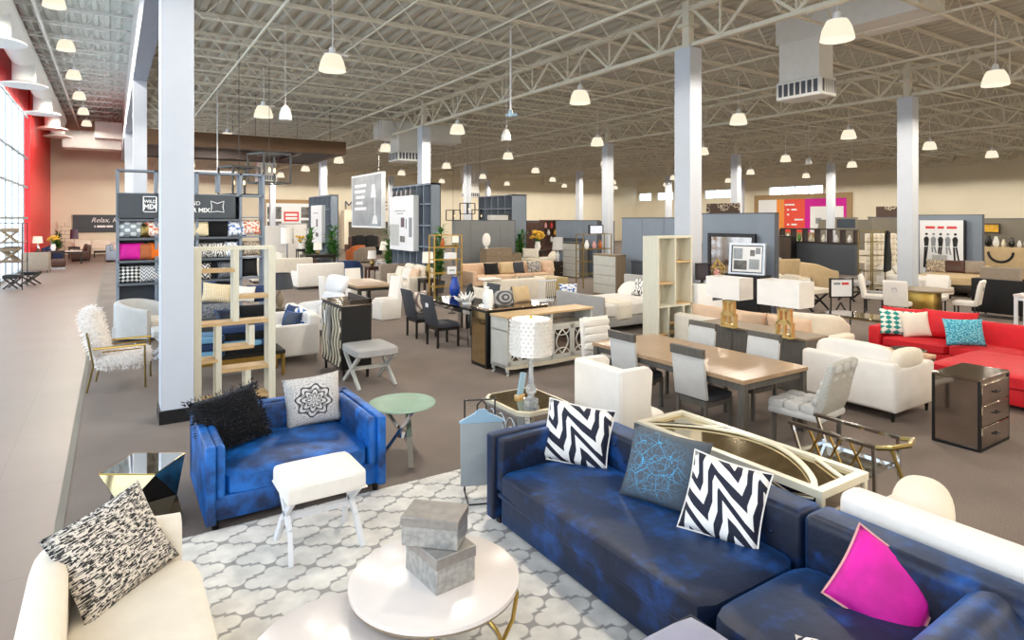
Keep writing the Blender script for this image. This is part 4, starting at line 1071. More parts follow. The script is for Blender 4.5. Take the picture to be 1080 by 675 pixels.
def cubewall(label, X, Ya, Yb, h, n, depth=.38, z1=None, rows=2, shade='fixture_grey'):
    """grid wall along y facing -x, near end Ya"""
    t = thing('cube_wall', label, 'display wall', X, (Ya+Yb)/2, 0, -90); W = Yb-Ya; z1 = z1 or h-.95
    MB().box(-W/2, W/2, depth-.03, depth, 0, h).box(W/2-.04, W/2, 0, depth, 0, h).box(-W/2, -W/2+.04, 0, depth, 0, h).build('back_and_ends', shade, t)
    g = MB(); g.box(-W/2, W/2, 0, depth-.03, h-.06, h)
    for k in range(n+1):
        xx = -W/2+.02+(W-.04)*k/n; g.box(xx-.025, xx+.025, 0, depth-.03, 0, h-.06)
    nr = max(2, int(h/.72))
    for k in range(nr): g.box(-W/2, W/2, 0, depth-.03, k*h/nr, k*h/nr+.05)
    g.build('dividers', 'slate_panel', t)
    return t
def slipcover_chair(label, x, y, rz, mat='white_fabric', group=None, h=1.05):
    t = thing('slipcover_chair', label, 'chair', x, y, 0, rz, group)
    MB().prism([(-.27, .01), (.27, .01), (.33, h), (.26, h+.01), (.17, .5), (-.25, .48), (-.27, .45)], -.25, .25, 'x', .02).build('slipcover', mat, t)
    MB().cush(-.24, .24, -.25, .17, .42, .53, 7, 4).build('seat', mat, t)
    return t
def partition(label, X, Ya, Yb, h, th=.12, shade='slate_panel', along='y', seams=3, lower=None):
    t = thing('partition', label, 'partition', X, (Ya+Yb)/2, 0, -90 if along == 'y' else 0); W = Yb-Ya
    MB().box(-W/2, W/2, 0, th, 0, h).build('panel', shade, t)
    MB().box(W/2, W/2+.02, -.01, th+.01, 0, h+.03).box(-W/2-.02, W/2+.02, -.01, th+.01, h, h+.03).build('edge_trim', 'slate_dark', t)
    if seams:
        s = MB()
        for k in range(1, seams): s.box(-W/2+W*k/seams-.012, -W/2+W*k/seams+.012, -.012, 0, 0, h)
        s.box(-W/2, W/2, -.012, 0, h*.55, h*.55+.025).build('battens', shade, t)
    return t
def vase(label, x, y, z, s, mat, prof=None, name='vase', cat='vase'):
    p = prof or [(.05, 0), (.09, .06), (.1, .16), (.06, .28), (.045, .34), (.06, .36)]
    o = MB().lathe([(a*s, b*s) for a, b in p], 18).build(name, mat); o.location = (x, y, z); return tag(o, label, cat)
def flowers(label, x, y, z, petal, n=14, s=1.0, potm='ceramic_white'):
    t = thing('flower_vase', label, 'flowers', x, y, z)
    MB().lathe([(.05*s, 0), (.09*s, .1*s), (.06*s, .22*s), (.07*s, .24*s)], 14).build('vase', potm, t)
    st = MB(); fl = MB()
    for k in range(n):
        a = rnd.uniform(0, 2*PI); q = rnd.uniform(.02, .2)*s; zz = rnd.uniform(.32, .52)*s
        p = (q*math.cos(a), q*math.sin(a), zz); st.tube([(0, 0, .2*s), p], .006*s, 4); r_ = .05*s
        fl.cush(p[0]-r_, p[0]+r_, p[1]-r_, p[1]+r_, p[2]-r_*.8, p[2]+r_*.8, 2.3, 2)
    st.build('stems', 'leaf', t); fl.build('blooms', petal, t); return t
# ================================================================ left: etagere and pillow wall
ye = 8.95; xe = XY(248, ye); t = thing('etagere', 'tall cream and oak open shelf stand with staggered cubbies beside the big column', 'shelf', xe, ye, 0)
def ex(px): return XY(px, ye)-xe
def ez(px, py): return ZA(py, XY(px, ye), ye)
L_, R_ = ex(207), ex(289); dp = .3
pf = MB()
for px in (208.5, 287): pf.box(ex(px)-.045, ex(px)+.045, 0, dp, 0, 2.12)
pf.build('side_panels', 'cream_wood', t)
dv = MB()
for px, a, b in ((249.5, 262, 341), (231, 342, 424), (266, 343, 365), (262, 390, 424)): dv.box(ex(px)-.035, ex(px)+.035, .02, dp-.02, max(0, ez(px, b)), ez(px, a))
dv.build('dividers', 'cream_wood', t)
for a, b, py in ((207, 289, 261), (210, 248, 285), (252, 286, 312), (210, 286, 340), (234, 268, 366), (210, 230, 381), (234, 286, 388), (210, 286, 420)):
    z = ez((a+b)/2, py); MB().box(ex(a), ex(b), .012, dp-.012, max(.002, z-.035), max(.04, z+.01)).build('shelf', 'light_oak' if py > 262 else 'cream_wood', t)
# pillow wall
YF = 16.0; xf0, xf1, xf2 = XY(124, YF), XY(254, YF), XY(278, YF)
t = thing('pillow_wall', 'dark grey open shelving wall filled with pillows, with a signboard along the top', 'shelf', 0, YF, 0)
f = MB(); zt = ZA(181, XY(200, YF), YF); xs_ = [xf0, XY(165, YF), XY(208, YF), xf1, xf2]
for x_ in xs_+[XY(231, YF)]:
    f.box(x_-.03, x_+.03, 0, .42, 0 if x_ in xs_ else ZA(203, x_, YF), zt)
for z in (zt, 3.08): f.box(xf0, xf2, 0, .42, z-.04, z)
for z in (2.55, 2.08, 1.58, 1.08): f.box(xf1, xf2, 0, .42, z-.03, z)
f.build('lattice_frame', 'slate_panel', t)
for z in (2.5, 2.08, 1.58, 1.08, .58, .1): MB().box(xf0, xf1, -.02, .42, z-.05, z).build('shelf', 'fixture_grey', t)
MB().box(xf0, xf1, .4, .43, 0, 3.06).build('back_panel', 'slate_dark', t)
sb = MB().box(xf0, XY(248, YF), -.04, 0, 2.52, 3.06).build('signboard', 'sign_grey', t)
xa = (XY(150.5, YF)+XY(166, YF))/2; fr = MB(); a, b = XY(150.5, YF), XY(165.5, YF)
for q in ((a, b, 2.99, 3.01), (a, b, 2.65, 2.67), (a, a+.025, 2.65, 3.01), (b-.025, b, 2.65, 3.01)): fr.box(q[0], q[1], -.052, -.04, q[2], q[3])
fr.build('sign_border', 'ink_white', sb)
text('MIX', .15, (xa, -.045, 2.77), (PI/2, 0, 0), 'ink_white', sb, bold=.006)
text('WILD', .095, (xa, -.045, 2.89), (PI/2, 0, 0), 'ink_white', sb, bold=.003)
xa = XY(211, YF); text('AND', .13, (xa-.28, -.045, 2.86), (PI/2, 0, 0), 'ink_white', sb, align='LEFT'); text('OR MIX', .14, (xa-.28, -.045, 2.7), (PI/2, 0, 0), 'ink_white', sb, align='LEFT', bold=.005)
xa = XY(229, YF); pi_ = []
for u, v in ((-1, -1), (0, -.85), (1, -1), (.85, 0), (1, 1), (0, .6), (-1, 1), (-.85, 0)): pi_.append((xa+.14*u, -.045, 2.79+.13*v))
MB().tube(pi_, .012, 5, True).build('pillow_emblem', 'ink_white', sb)
def wallpillow(px, pz, w, h, mat, label, rz=0):
    pillow(label, (XY(px, YF), YF+.07, pz), w*1.04, h*1.1, mat, rz, -12, 0, .24, group='pillows on the pillow wall')
for px, pz, w, h, mat, lab in (
    (137.5, 2.08, .52, .36, 'p_grey_pat', 'grey patterned pillow, top shelf of the pillow wall, far left'), (153, 2.08, .22, .3, 'old_gold', 'dark gold pillow squeezed between grey and coral ones on the top shelf'),
    (163, 2.08, .4, .36, 'p_coral', 'coral floral pillow on the top shelf beside the column'), (137, 1.58, .52, .37, 'magenta_fabric', 'magenta pillow on the second shelf of the pillow wall'),
    (154, 1.58, .3, .36, 'terracotta', 'terracotta pillow between magenta and orange ones on the second shelf'), (166, 1.58, .34, .37, 'orange_fabric', 'bright orange pillow on the second shelf beside the column'),
    (137, 1.08, .5, .36, 'p_hound', 'black and white houndstooth pillow, third shelf, far left'), (160, 1.08, .5, .36, 'p_zigzag', 'grey and white zigzag pillow, third shelf beside the column'),
    (212, 2.08, .4, .36, 'p_yellow', 'pale yellow patterned pillow on the top shelf right of the column'), (230, 2.08, .5, .38, 'fur_black', 'black navy fur pillow on the top shelf of the pillow wall'),
    (250, 2.08, .42, .36, 'p_blue_floral', 'white and blue floral pillow at the right end of the top shelf'), (216, 1.58, .46, .34, 'p_scribble', 'black and white scribble pillow on the second shelf'),
    (232, 1.58, .4, .34, 'p_zebra', 'zebra striped pillow on the second shelf'), (245, 1.58, .3, .36, 'p_blue_floral', 'blue and white pillow at the right end of the second shelf'),
    (213, 1.08, .4, .36, 'p_zig_navy', 'navy zigzag pillow on the third shelf behind the shelf stand'), (241, 1.08, .44, .38, 'fur_grey', 'grey sequin pillow on the third shelf behind the shelf stand'),
    (176, .58, .5, .36, 'navy_fabric', 'navy pillow on the low shelf behind the big column'), (266, 2.11, .42, .34, 'p_coral', 'floral pillow in the open lattice, top bay'),
    (266, 1.6, .42, .34, 'p_animal', 'black and gold animal print pillow in the open lattice, middle bay'), (264, 1.1, .36, .42, 'black_fabric', 'black throw pillow in the open lattice, lower bay')):
    wallpillow(px, pz, w, h, mat, lab)
# benches and throws between the shelf stand and the pillow wall
t = thing('bench', 'grey fur covered bench roll seen through the shelf stand', 'bench', XY(226, 13.2), 13.2, 0)
MB().cush(-.55, .55, -.3, .3, .4, .85, 3.2, 7).build('seat', 'fur_grey', t); MB().box(-.5, .5, -.25, .25, .1, .45).build('base', 'black_wood', t); legs(t, corners(1.0, .5, .05), .12, 'black_wood')
pillow('yellow greek key pillow leaning on the grey fur roll', (XY(228, 13.45), 13.45, .84), .56, .4, 'p_greek', 8, -20, 10)
pillow('navy pillow behind the yellow greek key pillow', (XY(214, 13.7), 13.7, .84), .46, .42, 'navy_fabric', -10, -14, 0)
pillow('white ruffled pillow seen through the shelf stand', (XY(258, 13.3), 13.3, .82), .36, .34, 'white_fabric', -8, -16, 6)
pillow('dark blue tufted pillow beside the white ruffled pillow', (XY(275, 13.4), 13.4, .8), .5, .36, 'navy_fabric', 0, -16, 0)
sofa('charcoal velvet bench sofa behind the shelf stand', 1.5, 12.2, 180, 1.3, .8, 'charcoal_fabric', bh=.78, ah=.55, aw=.1, n=2, bc=False)
def throw_stack(label, px, Y, z, mats, w=.8, d=.5):
    x_ = XY(px, Y); t = thing('folded_throws', label, 'throws', x_, Y, z)
    for k, m_ in enumerate(mats): MB().cush(-w/2, w/2, -d/2, d/2, k*.11, k*.11+.12, 6, 5).build('throw', m_, t)
    return t
t = slab_table('low dark display bench stacked with folded throws behind the shelf stand', XY(250, 10.6), 10.6, 0, 1.35, .6, .4, 'black_wood', 'gold', .06, .03, name='display_bench', cat='bench')
throw_stack('stack of black and blue folded throws on the low display bench', 258, 10.5, .4, ['fur_black', 'p_throw', 'fur_black', 'navy_fabric'], .8)
throw_stack('stack of blue wave throws at the left end of the low display bench', 220, 10.45, .4, ['p_throw', 'navy_fabric', 'p_throw'], .42)
pillow('bright blue velvet pillow on top of the folded throws', (XY(243, 10.6), 10.6, .84), .4, .28, 'blue_velvet', 10, -40, 0)
pillow('black shaggy pillow on the folded throws', (XY(268, 10.65), 10.65, .84), .46, .3, 'fur_black', -5, -30, 0)
# ---- left: fluffy chair, barrel chair, small table
t = thing('armchair', 'fluffy white fur armchair with slim gold frame on the walkway edge', 'armchair', .12, 11.05, 0, 82)
MB().cush(-.33, .33, -.36, .3, .3, .52, 4, 8).build('seat', 'fur_white', t)
MB().cush(-.33, .33, -.11, .11, -.36, .36, 3.6, 8, 0, Matrix.Translation((0, .33, .82)) @ Matrix.Rotation(R(-14), 4, 'X')).build('backrest', 'fur_white', t)
for s in (-1, 1):
    X = s*.35; MB().tube([(X, .38, .86), (X, .3, .38), (X, .38, 0)], .014, 7).build('leg', 'old_gold', t)
    MB().tube([(X, -.34, .64), (X, -.35, 0)], .014, 7).build('leg', 'old_gold', t)
    MB().tube([(X, -.36, .64), (X, .3, .62)], .016, 7).tube([(X*.9, -.3, .58), (X*.9, .2, .56)], .01, 6).build('arm', 'gold', t)
def fur(o, mat, lo=.03, hi=.06, per=3, droop=.9, w=.012):
    tf = MB()
    for v in o.data.vertices:
        for _ in range(per):
            d = (v.normal+Vector((rnd.uniform(-.7, .7), rnd.uniform(-.7, .7), rnd.uniform(-droop, .3)))).normalized()*rnd.uniform(lo, hi); p = v.co+Vector([rnd.uniform(-.025, .025) for _ in range(3)])
            s = d.orthogonal().normalized()*w; tf.poly([p-s, p+s, p+d])
    return tf.build('fur', mat, o, 0)
for o in [c for c in t.children if c.name.split('.')[0] in ('seat', 'backrest')]: fur(o, 'fur_white')
for o in list(C.objects):
    if o.get('label', '').startswith('black fur pillow'): fur(o, 'fur_black', .03, .055, 6, .4)
barrel_chair('pale cream barrel chair behind the fluffy white chair', .52, 15.1, 60, 1.1, .95, 'pale_grey_fabric', 'cream_fabric', ah=.66, bh=.8, tk=.15, rr=.45, legm='silver')
xstool('small pale bench with white crossed legs partly behind the big column', .85, 12.9, 90, .6, .5, .52, 'pale_grey_fabric', 'white_paint', name='bench')
# ---- far down the aisle
t = etagere('dark rack of crossed-leg stools by the window at the left edge', -3.05, 28.4, 90, 1.6, .8, 2.35, 'black_satin', [.98, 1.66], 'drift_wood')
g_ = 'crossed-leg stools on the rack by the window'
for k, (yy, zz, m_, lab) in enumerate(((28.05, .992, 'drift_wood', 'pale wood crossed-leg stool on the middle level of the window rack'), (28.8, .992, 'drift_wood', 'pale wood crossed-leg stool at the back of the middle level of the window rack'), (28.2, 1.672, 'drift_wood', 'pale wood crossed-leg stool on the top level of the window rack'))):
    o = xstool(lab, -3.05, yy, 90, .55, .5, .5, m_, m_, group=g_); o.location.z = zz
xstool('dark crossed-leg stool on the floor beside the beige armchair at the far left', -2.6, 29.6, 80, .7, .6, .52, 'black_wood', 'dark_wood', group=g_)
xstool('dark crossed-leg stool under the window rack at the far left', -3.0, 28.5, 80, .6, .5, .5, 'black_wood', 'dark_wood', group=g_)
wing_chair('beige upholstered armchair seen from behind far along the walkway', -2.95, 36.4, 175, 'taupe_fabric', 1.05, .85, .95)
t = thing('ottoman', 'red brown leather cube ottoman far along the walkway', 'ottoman', -2.25, 38.4, 0); MB().cush(-.3, .3, -.3, .3, .08, .5, 8, 4).build('cushion', 'brown_leather', t); MB().box(-.28, .28, -.28, .28, 0, .09).build('base', 'silver', t)
slab_table('dark console table holding a lamp and flowers by the far window', -2.75, 40.5, 0, 1.3, .5, .82, 'dark_wood', 'dark_wood', .05, .04, name='console_table')
box_lamp('white drum shade lamp on the far dark console', -3.25, 40.5, .82, 'chrome', 'shade_lit', .45, .38, .35, .42, round_=True, base='urn')
flowers('vase of yellow and white flowers on the far dark console', -2.6, 40.5, .82, 'flower_yellow', 16, 1.5)
slab_table('white topped table beyond the beige armchair', -2.1, 42.2, 0, 1.4, .8, .74, 'white_lacquer', 'dark_wood')
sofa('dark brown leather sofa far along the walkway', -1.55, 45.5, -90, 2.2, .95, 'brown_leather', bh=.9)
sofa('navy accent sofa by the far window', -2.9, 44.5, 90, 1.8, .9, 'navy_fabric', bh=.85)
sofa('cream sofa under the dark signboard at the end of the aisle', -1.2, 51.2, 0, 2.3, 1.0, 'cream_fabric', bh=1.0, n=2)
sofa('pale sofa at the end of the aisle beside the pillow wall', .9, 49.6, 0, 1.9, 1.0, 'white_fabric', bh=1.0, n=2)
t = slab_table('dark low table in front of the cream sofas at the end of the aisle', -.4, 48.6, 0, 1.2, .6, .42, 'dark_wood', 'dark_wood', name='coffee_table')
sofa('navy recliner sofa edging the aisle before the end wall', .15, 43.5, 90, 1.8, .9, 'steel_grey', bh=.95)
t = panel('wall_sign', 'dark signboard with white script on the end wall of the aisle', 'sign', -.35, 52.9, 1.55, 3.9, 1.25, .06, 0, 'sign_grey')
text('Relax, Re', .46, (-.9, -.012, .86), (PI/2, 0, 0), 'ink_white', t, shear=.35, align='LEFT'); dash(t, [[(0, .06), (.12, .4), (.56, .3)]], 1.3, -.7, .42, .2, .14, 'ink_white')
t = panel('tile_board', 'beige stone tile sample board on the end wall beside the red wall', 'board', -2.75, 52.85, 0, .75, 2.3, .06, 0, 'cream_wall')
m = MB()
for k in range(8): m.box(-.37, .37, -.014, -.008, .28*k, .28*k+.02); m.box(-.2+.2*(k % 2), -.18+.2*(k % 2), -.014, -.008, .28*k, .28*k+.28)
m.build('grout_lines', 'taupe_panel', t)
MB_ = box_lamp('purple-shaded lamp near the red wall at the end of the aisle', -2.0, 47.8, .74, 'chrome', 'ink_purple', .45, .4, .6, .5, round_=True, base='rod'); slab_table('small table under the purple-shaded lamp', -2.0, 47.8, 0, .6, .6, .74, 'dark_wood', 'dark_wood', name='side_table')
plant('leafy plant far down the aisle by the window', -2.9, 48.5, 1.6)
# ================================================================ middle of the floor
sofa('white sofa end with blue pillows between the shelf stand and black cabinet', 2.66, 11.92, -90, 1.85, .88, 'white_fabric', bh=.82, ah=.66, aw=.14, n=2, leg=.12, legmat='silver', bc=False)
pillow('royal blue pillow on the white sofa by the black cabinet', (2.62, 11.35, .45), .5, .42, 'blue_velvet', -70, -20, 0)
pillow('blue and white patterned pillow on the white sofa by the black cabinet', (2.8, 11.25, .47), .5, .42, 'p_blue_floral', -40, -20, 20)
pillow('navy pillow at the back of the white sofa by the black cabinet', (2.8, 12.2, .45), .5, .42, 'navy_fabric', -80, -20, 0)
t = cabinet('tall black cabinet with wave patterned mirrored doors and black legs', 3.21, 9.92, -90, 1.04, .48, 1.17, 'black_satin', 'p_wave', 1, 2, None, leg=.16, legm='black_satin', name='bar_cabinet', cat='cabinet', topm='smoked_mirror')
MB().box(-.52, .52, .2, .24, 1.17, 1.24).box(.48, .52, -.1, .24, 1.17, 1.24).build('gallery_rail', 'dark_wood', t)
MB().box(-.05, .05, -.3, -.27, .55, 1.1).box(-.008, .008, -.28, -.255, .3, 1.1).build('door_pull', 'silver', t)
MB().box(-.3, -.22, -.275, -.27, .8, 1.0).build('price_tag', 'paper', t)
xstool('grey upholstered bench with grey crossed legs in front of the black cabinet', 3.3, 9.08, 0, .66, .8, .59, 'grey_fabric', 'grey_velvet' if False else 'silver_lacquer', name='bench', th=.13, lw=.04)
t = slab_table('small dark table under the grey drum lamp', 2.95, 13.5, 0, .55, .55, .62, 'dark_wood', 'dark_wood', name='side_table')
t = box_lamp('lamp with tapered charcoal shade and knotty driftwood base', 2.95, 13.5, .62, 'drift_wood', 'charcoal_fabric', .56, .44, .32, .42, round_=True, base='urn')
t = thing('lounge_chair', 'white high-back leather lounge chair beside the charcoal lamp', 'armchair', 3.9, 13.7, 0, -70)
MB().box(-.34, .34, -.4, .35, .12, .32, .03).build('base', 'white_plastic', t); MB().cush(-.34, .34, -.45, .2, .3, .5, 6, 5).build('seat', 'white_plastic', t)
for k in range(2): MB().cush(-.34, .34, -.1, .1, -.2, .2, 4, 6, 0, Matrix.Translation((0, .28+.1*k, .68+.36*k)) @ Matrix.Rotation(R(-20), 4, 'X')).build('back_pad', 'white_plastic', t)
for s in (-1, 1): MB().cush(s*.36-.05, s*.36+.05, -.38, .3, .3, .66, 5, 4).build('arm', 'white_plastic', t)
legs(t, corners(.6, .7, .05), .13, 'black_wood', .025)
slab_table('square-cornered brown dining table among white slipcover chairs', 5.85, 16.5, 0, 1.05, 2.0, .76, 'oak_top', 'black_wood', .06, .06)
slipcover_chair('white slipcovered chair at the near end of the brown table, side on', 5.78, 14.68, -82)
slipcover_chair('white slipcovered chair on the left side of the brown table', 4.95, 16.4, 90, h=.98)
slipcover_chair('white slipcovered chair at the far end of the brown table', 6.55, 19.3, 0, h=.9)
sofa('white sofa seen from behind, left of the navy armchair', 6.3, 22.7, 180, 1.7, .95, 'white_fabric', bh=.92, bc=False)
sofa('long cream sofa beyond the charcoal lamp', 5.7, 25.8, 180, 2.3, .95, 'cream_fabric', bh=.95, bc=False)
sofa('white sofa far behind near the white display panels', 5.5, 29.5, 0, 2.6, .95, 'white_fabric', bh=.9)
barrel_chair('navy armchair seen from behind, right of the white sofa back', 8.0, 24.3, 150, .95, .85, 'navy_fabric', bh=.85)
barrel_chair('small navy armchair beyond the white sofa, near the plants', 7.3, 28.5, 180, .95, .85, 'navy_fabric', bh=.8)
sofa('taupe upholstered bench seat behind the brown table', 8.5, 21.05, 175, 1.1, .6, 'taupe_fabric', bh=.9, n=1, bc=False, name='bench', cat='bench')
sofa('cream sofa piled with pillows below the white product board', 8.45, 19.35, -90, 1.9, .9, 'cream_fabric', bh=.9)
for k, (yy, m_, lab) in enumerate(((20.0, 'cream_fabric', 'cream pillow at the far end of the sofa below the product board'), (19.4, 'white_fabric', 'white pillow in the middle of the sofa below the product board'), (18.8, 'peach_fabric', 'peach pillow at the near end of the sofa below the product board'))):
    pillow(lab, (8.3, yy, .45), .5, .45, m_, -80, -18)
slab_table('small table holding the lit lamp below the product board', 8.5, 18.05, 0, .5, .5, .6, 'dark_wood', 'dark_wood', name='side_table')
box_lamp('small lit table lamp with cream shade below the white product board', 8.5, 18.05, .6, 'old_gold', 'shade_lit', .36, .33, .34, .5, round_=True, base='urn')
pillow('blue grey pillow on the taupe bench seat', (8.15, 21.0, .45), .4, .4, 'steel_grey', 175, -10)
# black dining chairs + mirrored-leg table
g_ = 'black dining chairs at the mirrored-leg table'; first = None
for xx, yy, rz, lab in ((5.55, 12.1, 90, 'black high-back dining chair with the ring pattern pillow'), (5.5, 11.0, 90, 'black high-back dining chair nearest the dark mirrored cabinet, with a white tag'), (7.0, 11.1, -90, 'black dining chair across the mirrored-leg table, near side'), (7.0, 12.1, -90, 'black dining chair across the mirrored-leg table, far side')):
    if first is None: first = dining_chair(lab, xx, yy, rz, 'charcoal_fabric', 'charcoal_fabric', 'black_wood', w=.54, bh=1.02, rake=.13, group=g_)
    else:
        d_ = dup(first, xx, yy, rz=rz, label=lab, group=g_)
        if yy == 11.0: MB().box(-.06, .06, .34, .345, .78, .96, 0, 1).build('price_tag', 'paper', d_)
pillow('ring medallion pillow standing on the black dining chair', (5.62, 12.15, .5), .5, .46, 'p_ring', 30, -14, 0)
slab_table('black dining table on mirrored legs with a white coral centrepiece', 6.28, 11.5, 90, 2.1, .95, .76, 'black_gloss', 'mirror', .05, .06)
t = thing('centrepiece', 'white branching coral centrepiece on the black dining table', 'ornament', 6.1, 11.1, .76); m = MB()
for k in range(22):
    a = rnd.uniform(0, 2*PI); e = rnd.uniform(.1, 1.2); L = rnd.uniform(.15, .3); d = Vector((math.cos(a)*math.cos(e), math.sin(a)*math.cos(e), math.sin(e)))
    m.tube([(0, 0, .04), d*L*.6+Vector((0, 0, .03)), d*L+Vector((0, 0, .06))], [.03, .022, .01], 6)
m.lathe([(.1, 0), (.09, .05), (.03, .07)], 12); m.build('coral', 'ceramic_white', t)
vase('cobalt blue tall vase on the black dining table', 6.45, 12.3, .76, 1.25, 'ceramic_blue')
for k, (xx, yy) in enumerate(((6.6, 11.9), (6.75, 12.1))): vase(['dark bottle-shaped vase on the black dining table, nearer one', 'dark bottle-shaped vase on the black dining table, beside the cobalt vase'][k], xx, yy, .76, .8, 'black_gloss')
# dark mirrored chest behind the television console
t = cabinet('dark mirrored chest with black edges behind the white television console', 5.85, 9.08, 180, 1.25, .52, 1.0, 'black_satin', 'smoked_mirror', 2, 3, None, name='chest', topm='smoked_mirror')
for s in (-1, 1): MB().box(s*.627-.004, s*.627+.004, -.22, .22, .06, .93).build('side_mirror', 'bronze_mirror', t)
pillow('grey oval medallion pillow on the dark mirrored chest', (5.72, 9.05, 1.0), .42, .27, 'p_oval', 4, -12, 0, .14)
pillow('tan pillow behind the oval medallion pillow', (6.2, 9.2, 1.0), .4, .3, 'beige_fabric', 8, -14)
vase('tall white column candle holder on the dark mirrored chest', 5.42, 9.15, 1.0, 1.0, 'ceramic_white', [(.06, 0), (.06, .02), (.03, .05), (.035, .3), (.05, .33)])
vase('white ribbed vase at the left end of the dark mirrored chest', 5.36, 8.98, 1.0, .95, 'ceramic_white', [(.07, 0), (.09, .1), (.08, .28), (.06, .32)])
t = thing('folded_throws', 'white folded throws at the left end of the dark mirrored chest', 'throws', 5.5, 9.2, 1.0); MB().cush(-.1, .1, -.1, .1, 0, .24, 4, 4).build('throw', 'white_fabric', t)
# television console
t = thing('television_console', 'silver-white television console with oval lattice mirrored doors and scrolled feet', 'console', 6.15, 8.5, 0, 3)
W, D = 1.84, .46
b = MB().box(-W/2, W/2, D/2-.02, D/2, .12, .92).box(-W/2, -W/2+.03, -D/2, D/2, .12, .92).box(W/2-.03, W/2, -D/2, D/2, .12, .92).box(-W/2, W/2, -D/2, D/2, .12, .17).box(-W/2, W/2, -D/2, D/2, .7, .73).box(-.02, .02, -D/2, D/2, .7, .92); b.build('body', 'silver_lacquer', t)
MB().box(-W/2-.02, W/2+.02, -D/2-.02, D/2, .92, .955, .006, 1).build('top', 'beige_fabric' if False else 'light_oak', t)
MB().box(-W/2+.03, W/2-.03, D/2-.03, D/2-.02, .73, .92).build('open_shelf_back', 'smoked_mirror', t)
MB().prism([(-W/2-.02, .12), (-W/2-.02, .15), (W/2+.02, .15), (W/2+.02, .12), (W/2-.15, .1), (0, .085), (-W/2+.15, .1)], -D/2-.02, -D/2+.02, 'y').build('apron', 'champagne', t)
dw = (W-.06)/4
for k in range(4):
    x0 = -W/2+.03+k*dw; d = MB(); y_ = -D/2
    for q in ((x0, x0+.05, .17, .7), (x0+dw-.05, x0+dw, .17, .7), (x0, x0+dw, .17, .23), (x0, x0+dw, .64, .7)): d.box(q[0]+.002, q[1]-.002, y_-.015, y_+.01, q[2], q[3])
    dr = d.build('door', 'silver_lacquer', t); MB().box(x0+.05, x0+dw-.05, y_-.002, y_+.004, .23, .64).build('mirror_pane', 'smoked_mirror', dr)
    c = MB(); xc = x0+dw/2
    for s in (-1, 1):
        c.tube([(xc+s*(.13*math.sin(PI*i/12)-.0), y_-.008, .23+.41*i/12) for i in range(13)], .011, 5)
        c.tube([(xc+.16*math.sin(PI*(i/12-.5)), y_-.008, .435+s*(.205-.1*math.cos(PI*(i/12-.5)))) for i in range(13)], .009, 5)
    c.build('lattice', 'silver_lacquer', dr); MB().lathe([(.014, 0), (.014, .02)], 10, xc+(.14 if k % 2 == 0 else -.14), y_-.02, .43).build('knob', 'silver', dr)
for px_, py_ in corners(W, D, .04):
    MB().tube([(px_, py_, .13), (px_*1.01, py_*1.06, .07), (px_*.99, py_, .03), (px_*1.015, py_*1.1, 0)], [.035, .028, .016, .022], 8).build('leg', 'silver_lacquer', t)
MB().box(.68, .78, -D/2-.022, -D/2-.017, .55, .8).build('price_tag', 'paper', t)
# gold etagere mid
t = etagere('slim gold shelf stand with books and a small sign, left of the grey partition', 8.35, 16.5, 0, .9, .35, 2.02, 'gold', [.5, .9, 1.3, 1.66])
t = thing('book_stack', 'stack of white books on the slim gold shelf stand', 'books', 8.5, 16.5, 1.312)
for k in range(4): MB().box(-.16+.01*k, .16, -.11, .11, .045*k, .045*k+.042).build('book', 'paper', t)
box_lamp('tiny lit lamp on the slim gold shelf stand', 8.68, 16.5, 1.672, 'old_gold', 'shade_lit', .2, .18, .2, .12, round_=True, base='urn')
vase('small orange vase on the slim gold shelf stand', 8.25, 16.5, 1.672, .7, 'orange_leather')
t = panel('price_card', 'white price sign beside the slim gold shelf stand', 'sign', XY(476.5, 14.6), 14.6, 1.04, .26, .2, .01, 0, 'paper'); dash(t, [[(.2, .6)]], .26, -.13, .1, .05, .03, 'ink_grey')
MB().tube([(0, .01, -1.03), (0, .01, .02)], .01, 5).lathe([(.1, -1.04), (.1, -1.02)], 14).build('stand', 'black_satin', t)
# cube walls, boards, plants
cubewall('large dark grey cube wall wrapped round a white column', 9.2, 19.3, 22.8, 3.75, 6)
t = panel('product_board', 'white product board with small pictures fixed to the large cube wall', 'sign', 8.98, XY and 21.35, 1.35, 2.2, 2.0, .2, -90, 'paper')
MB().box(-.02, .3, -.014, -.008, .85, 1.2).build('picture', 'ink_purple', t); MB().box(.42, .5, -.014, -.008, .8, 1.15).box(.72, .98, -.014, -.008, .5, 1.2).build('picture', 'ink_grey', t); MB().box(-.1, .35, -.014, -.008, .3, .52).build('picture', 'photo_mono', t); MB().box(-1.08, -.2, -.012, -.009, .15, .95).build('picture', 'photo_grey' if False else 'pale_grey_fabric', t)
dash(t, [[(.2, .5)], [(.3, .3)]], 2.0, -1.0, 1.45, .1, .03, 'ink_grey')
for k in range(5): MB().box(-.9+.42*k, -.84+.42*k, .0, .25, 1.98, 2.2).build('hanging_strap', 'silver', t)
cubewall('smaller dark grey cube wall farther back, left of the hanging poster', 9.0, 30.2, 34.2, 3.7, 5)
t = panel('product_board', 'white product board on the smaller cube wall beside the plants', 'sign', 8.8, 32.0, 1.3, 2.0, 1.9, .18, -90, 'paper'); MB().box(.0, .3, -.014, -.008, .8, 1.2).box(-.1, .4, -.014, -.008, .3, .5).build('picture', 'photo_mono', t); dash(t, [[(.2, .5)]], 1.8, -.9, 1.5, .1, .04, 'ink_grey')
t = panel('hanging_poster', 'large grey poster with a lamp drawing and white lettering hanging before the back wall', 'poster', 9.15, (YX(372, 9.15)+YX(403, 9.15))/2, 2.2, YX(372, 9.15)-YX(403, 9.15), 2.15, .12, -90, 'photo_grey', 'ink_white', .07)
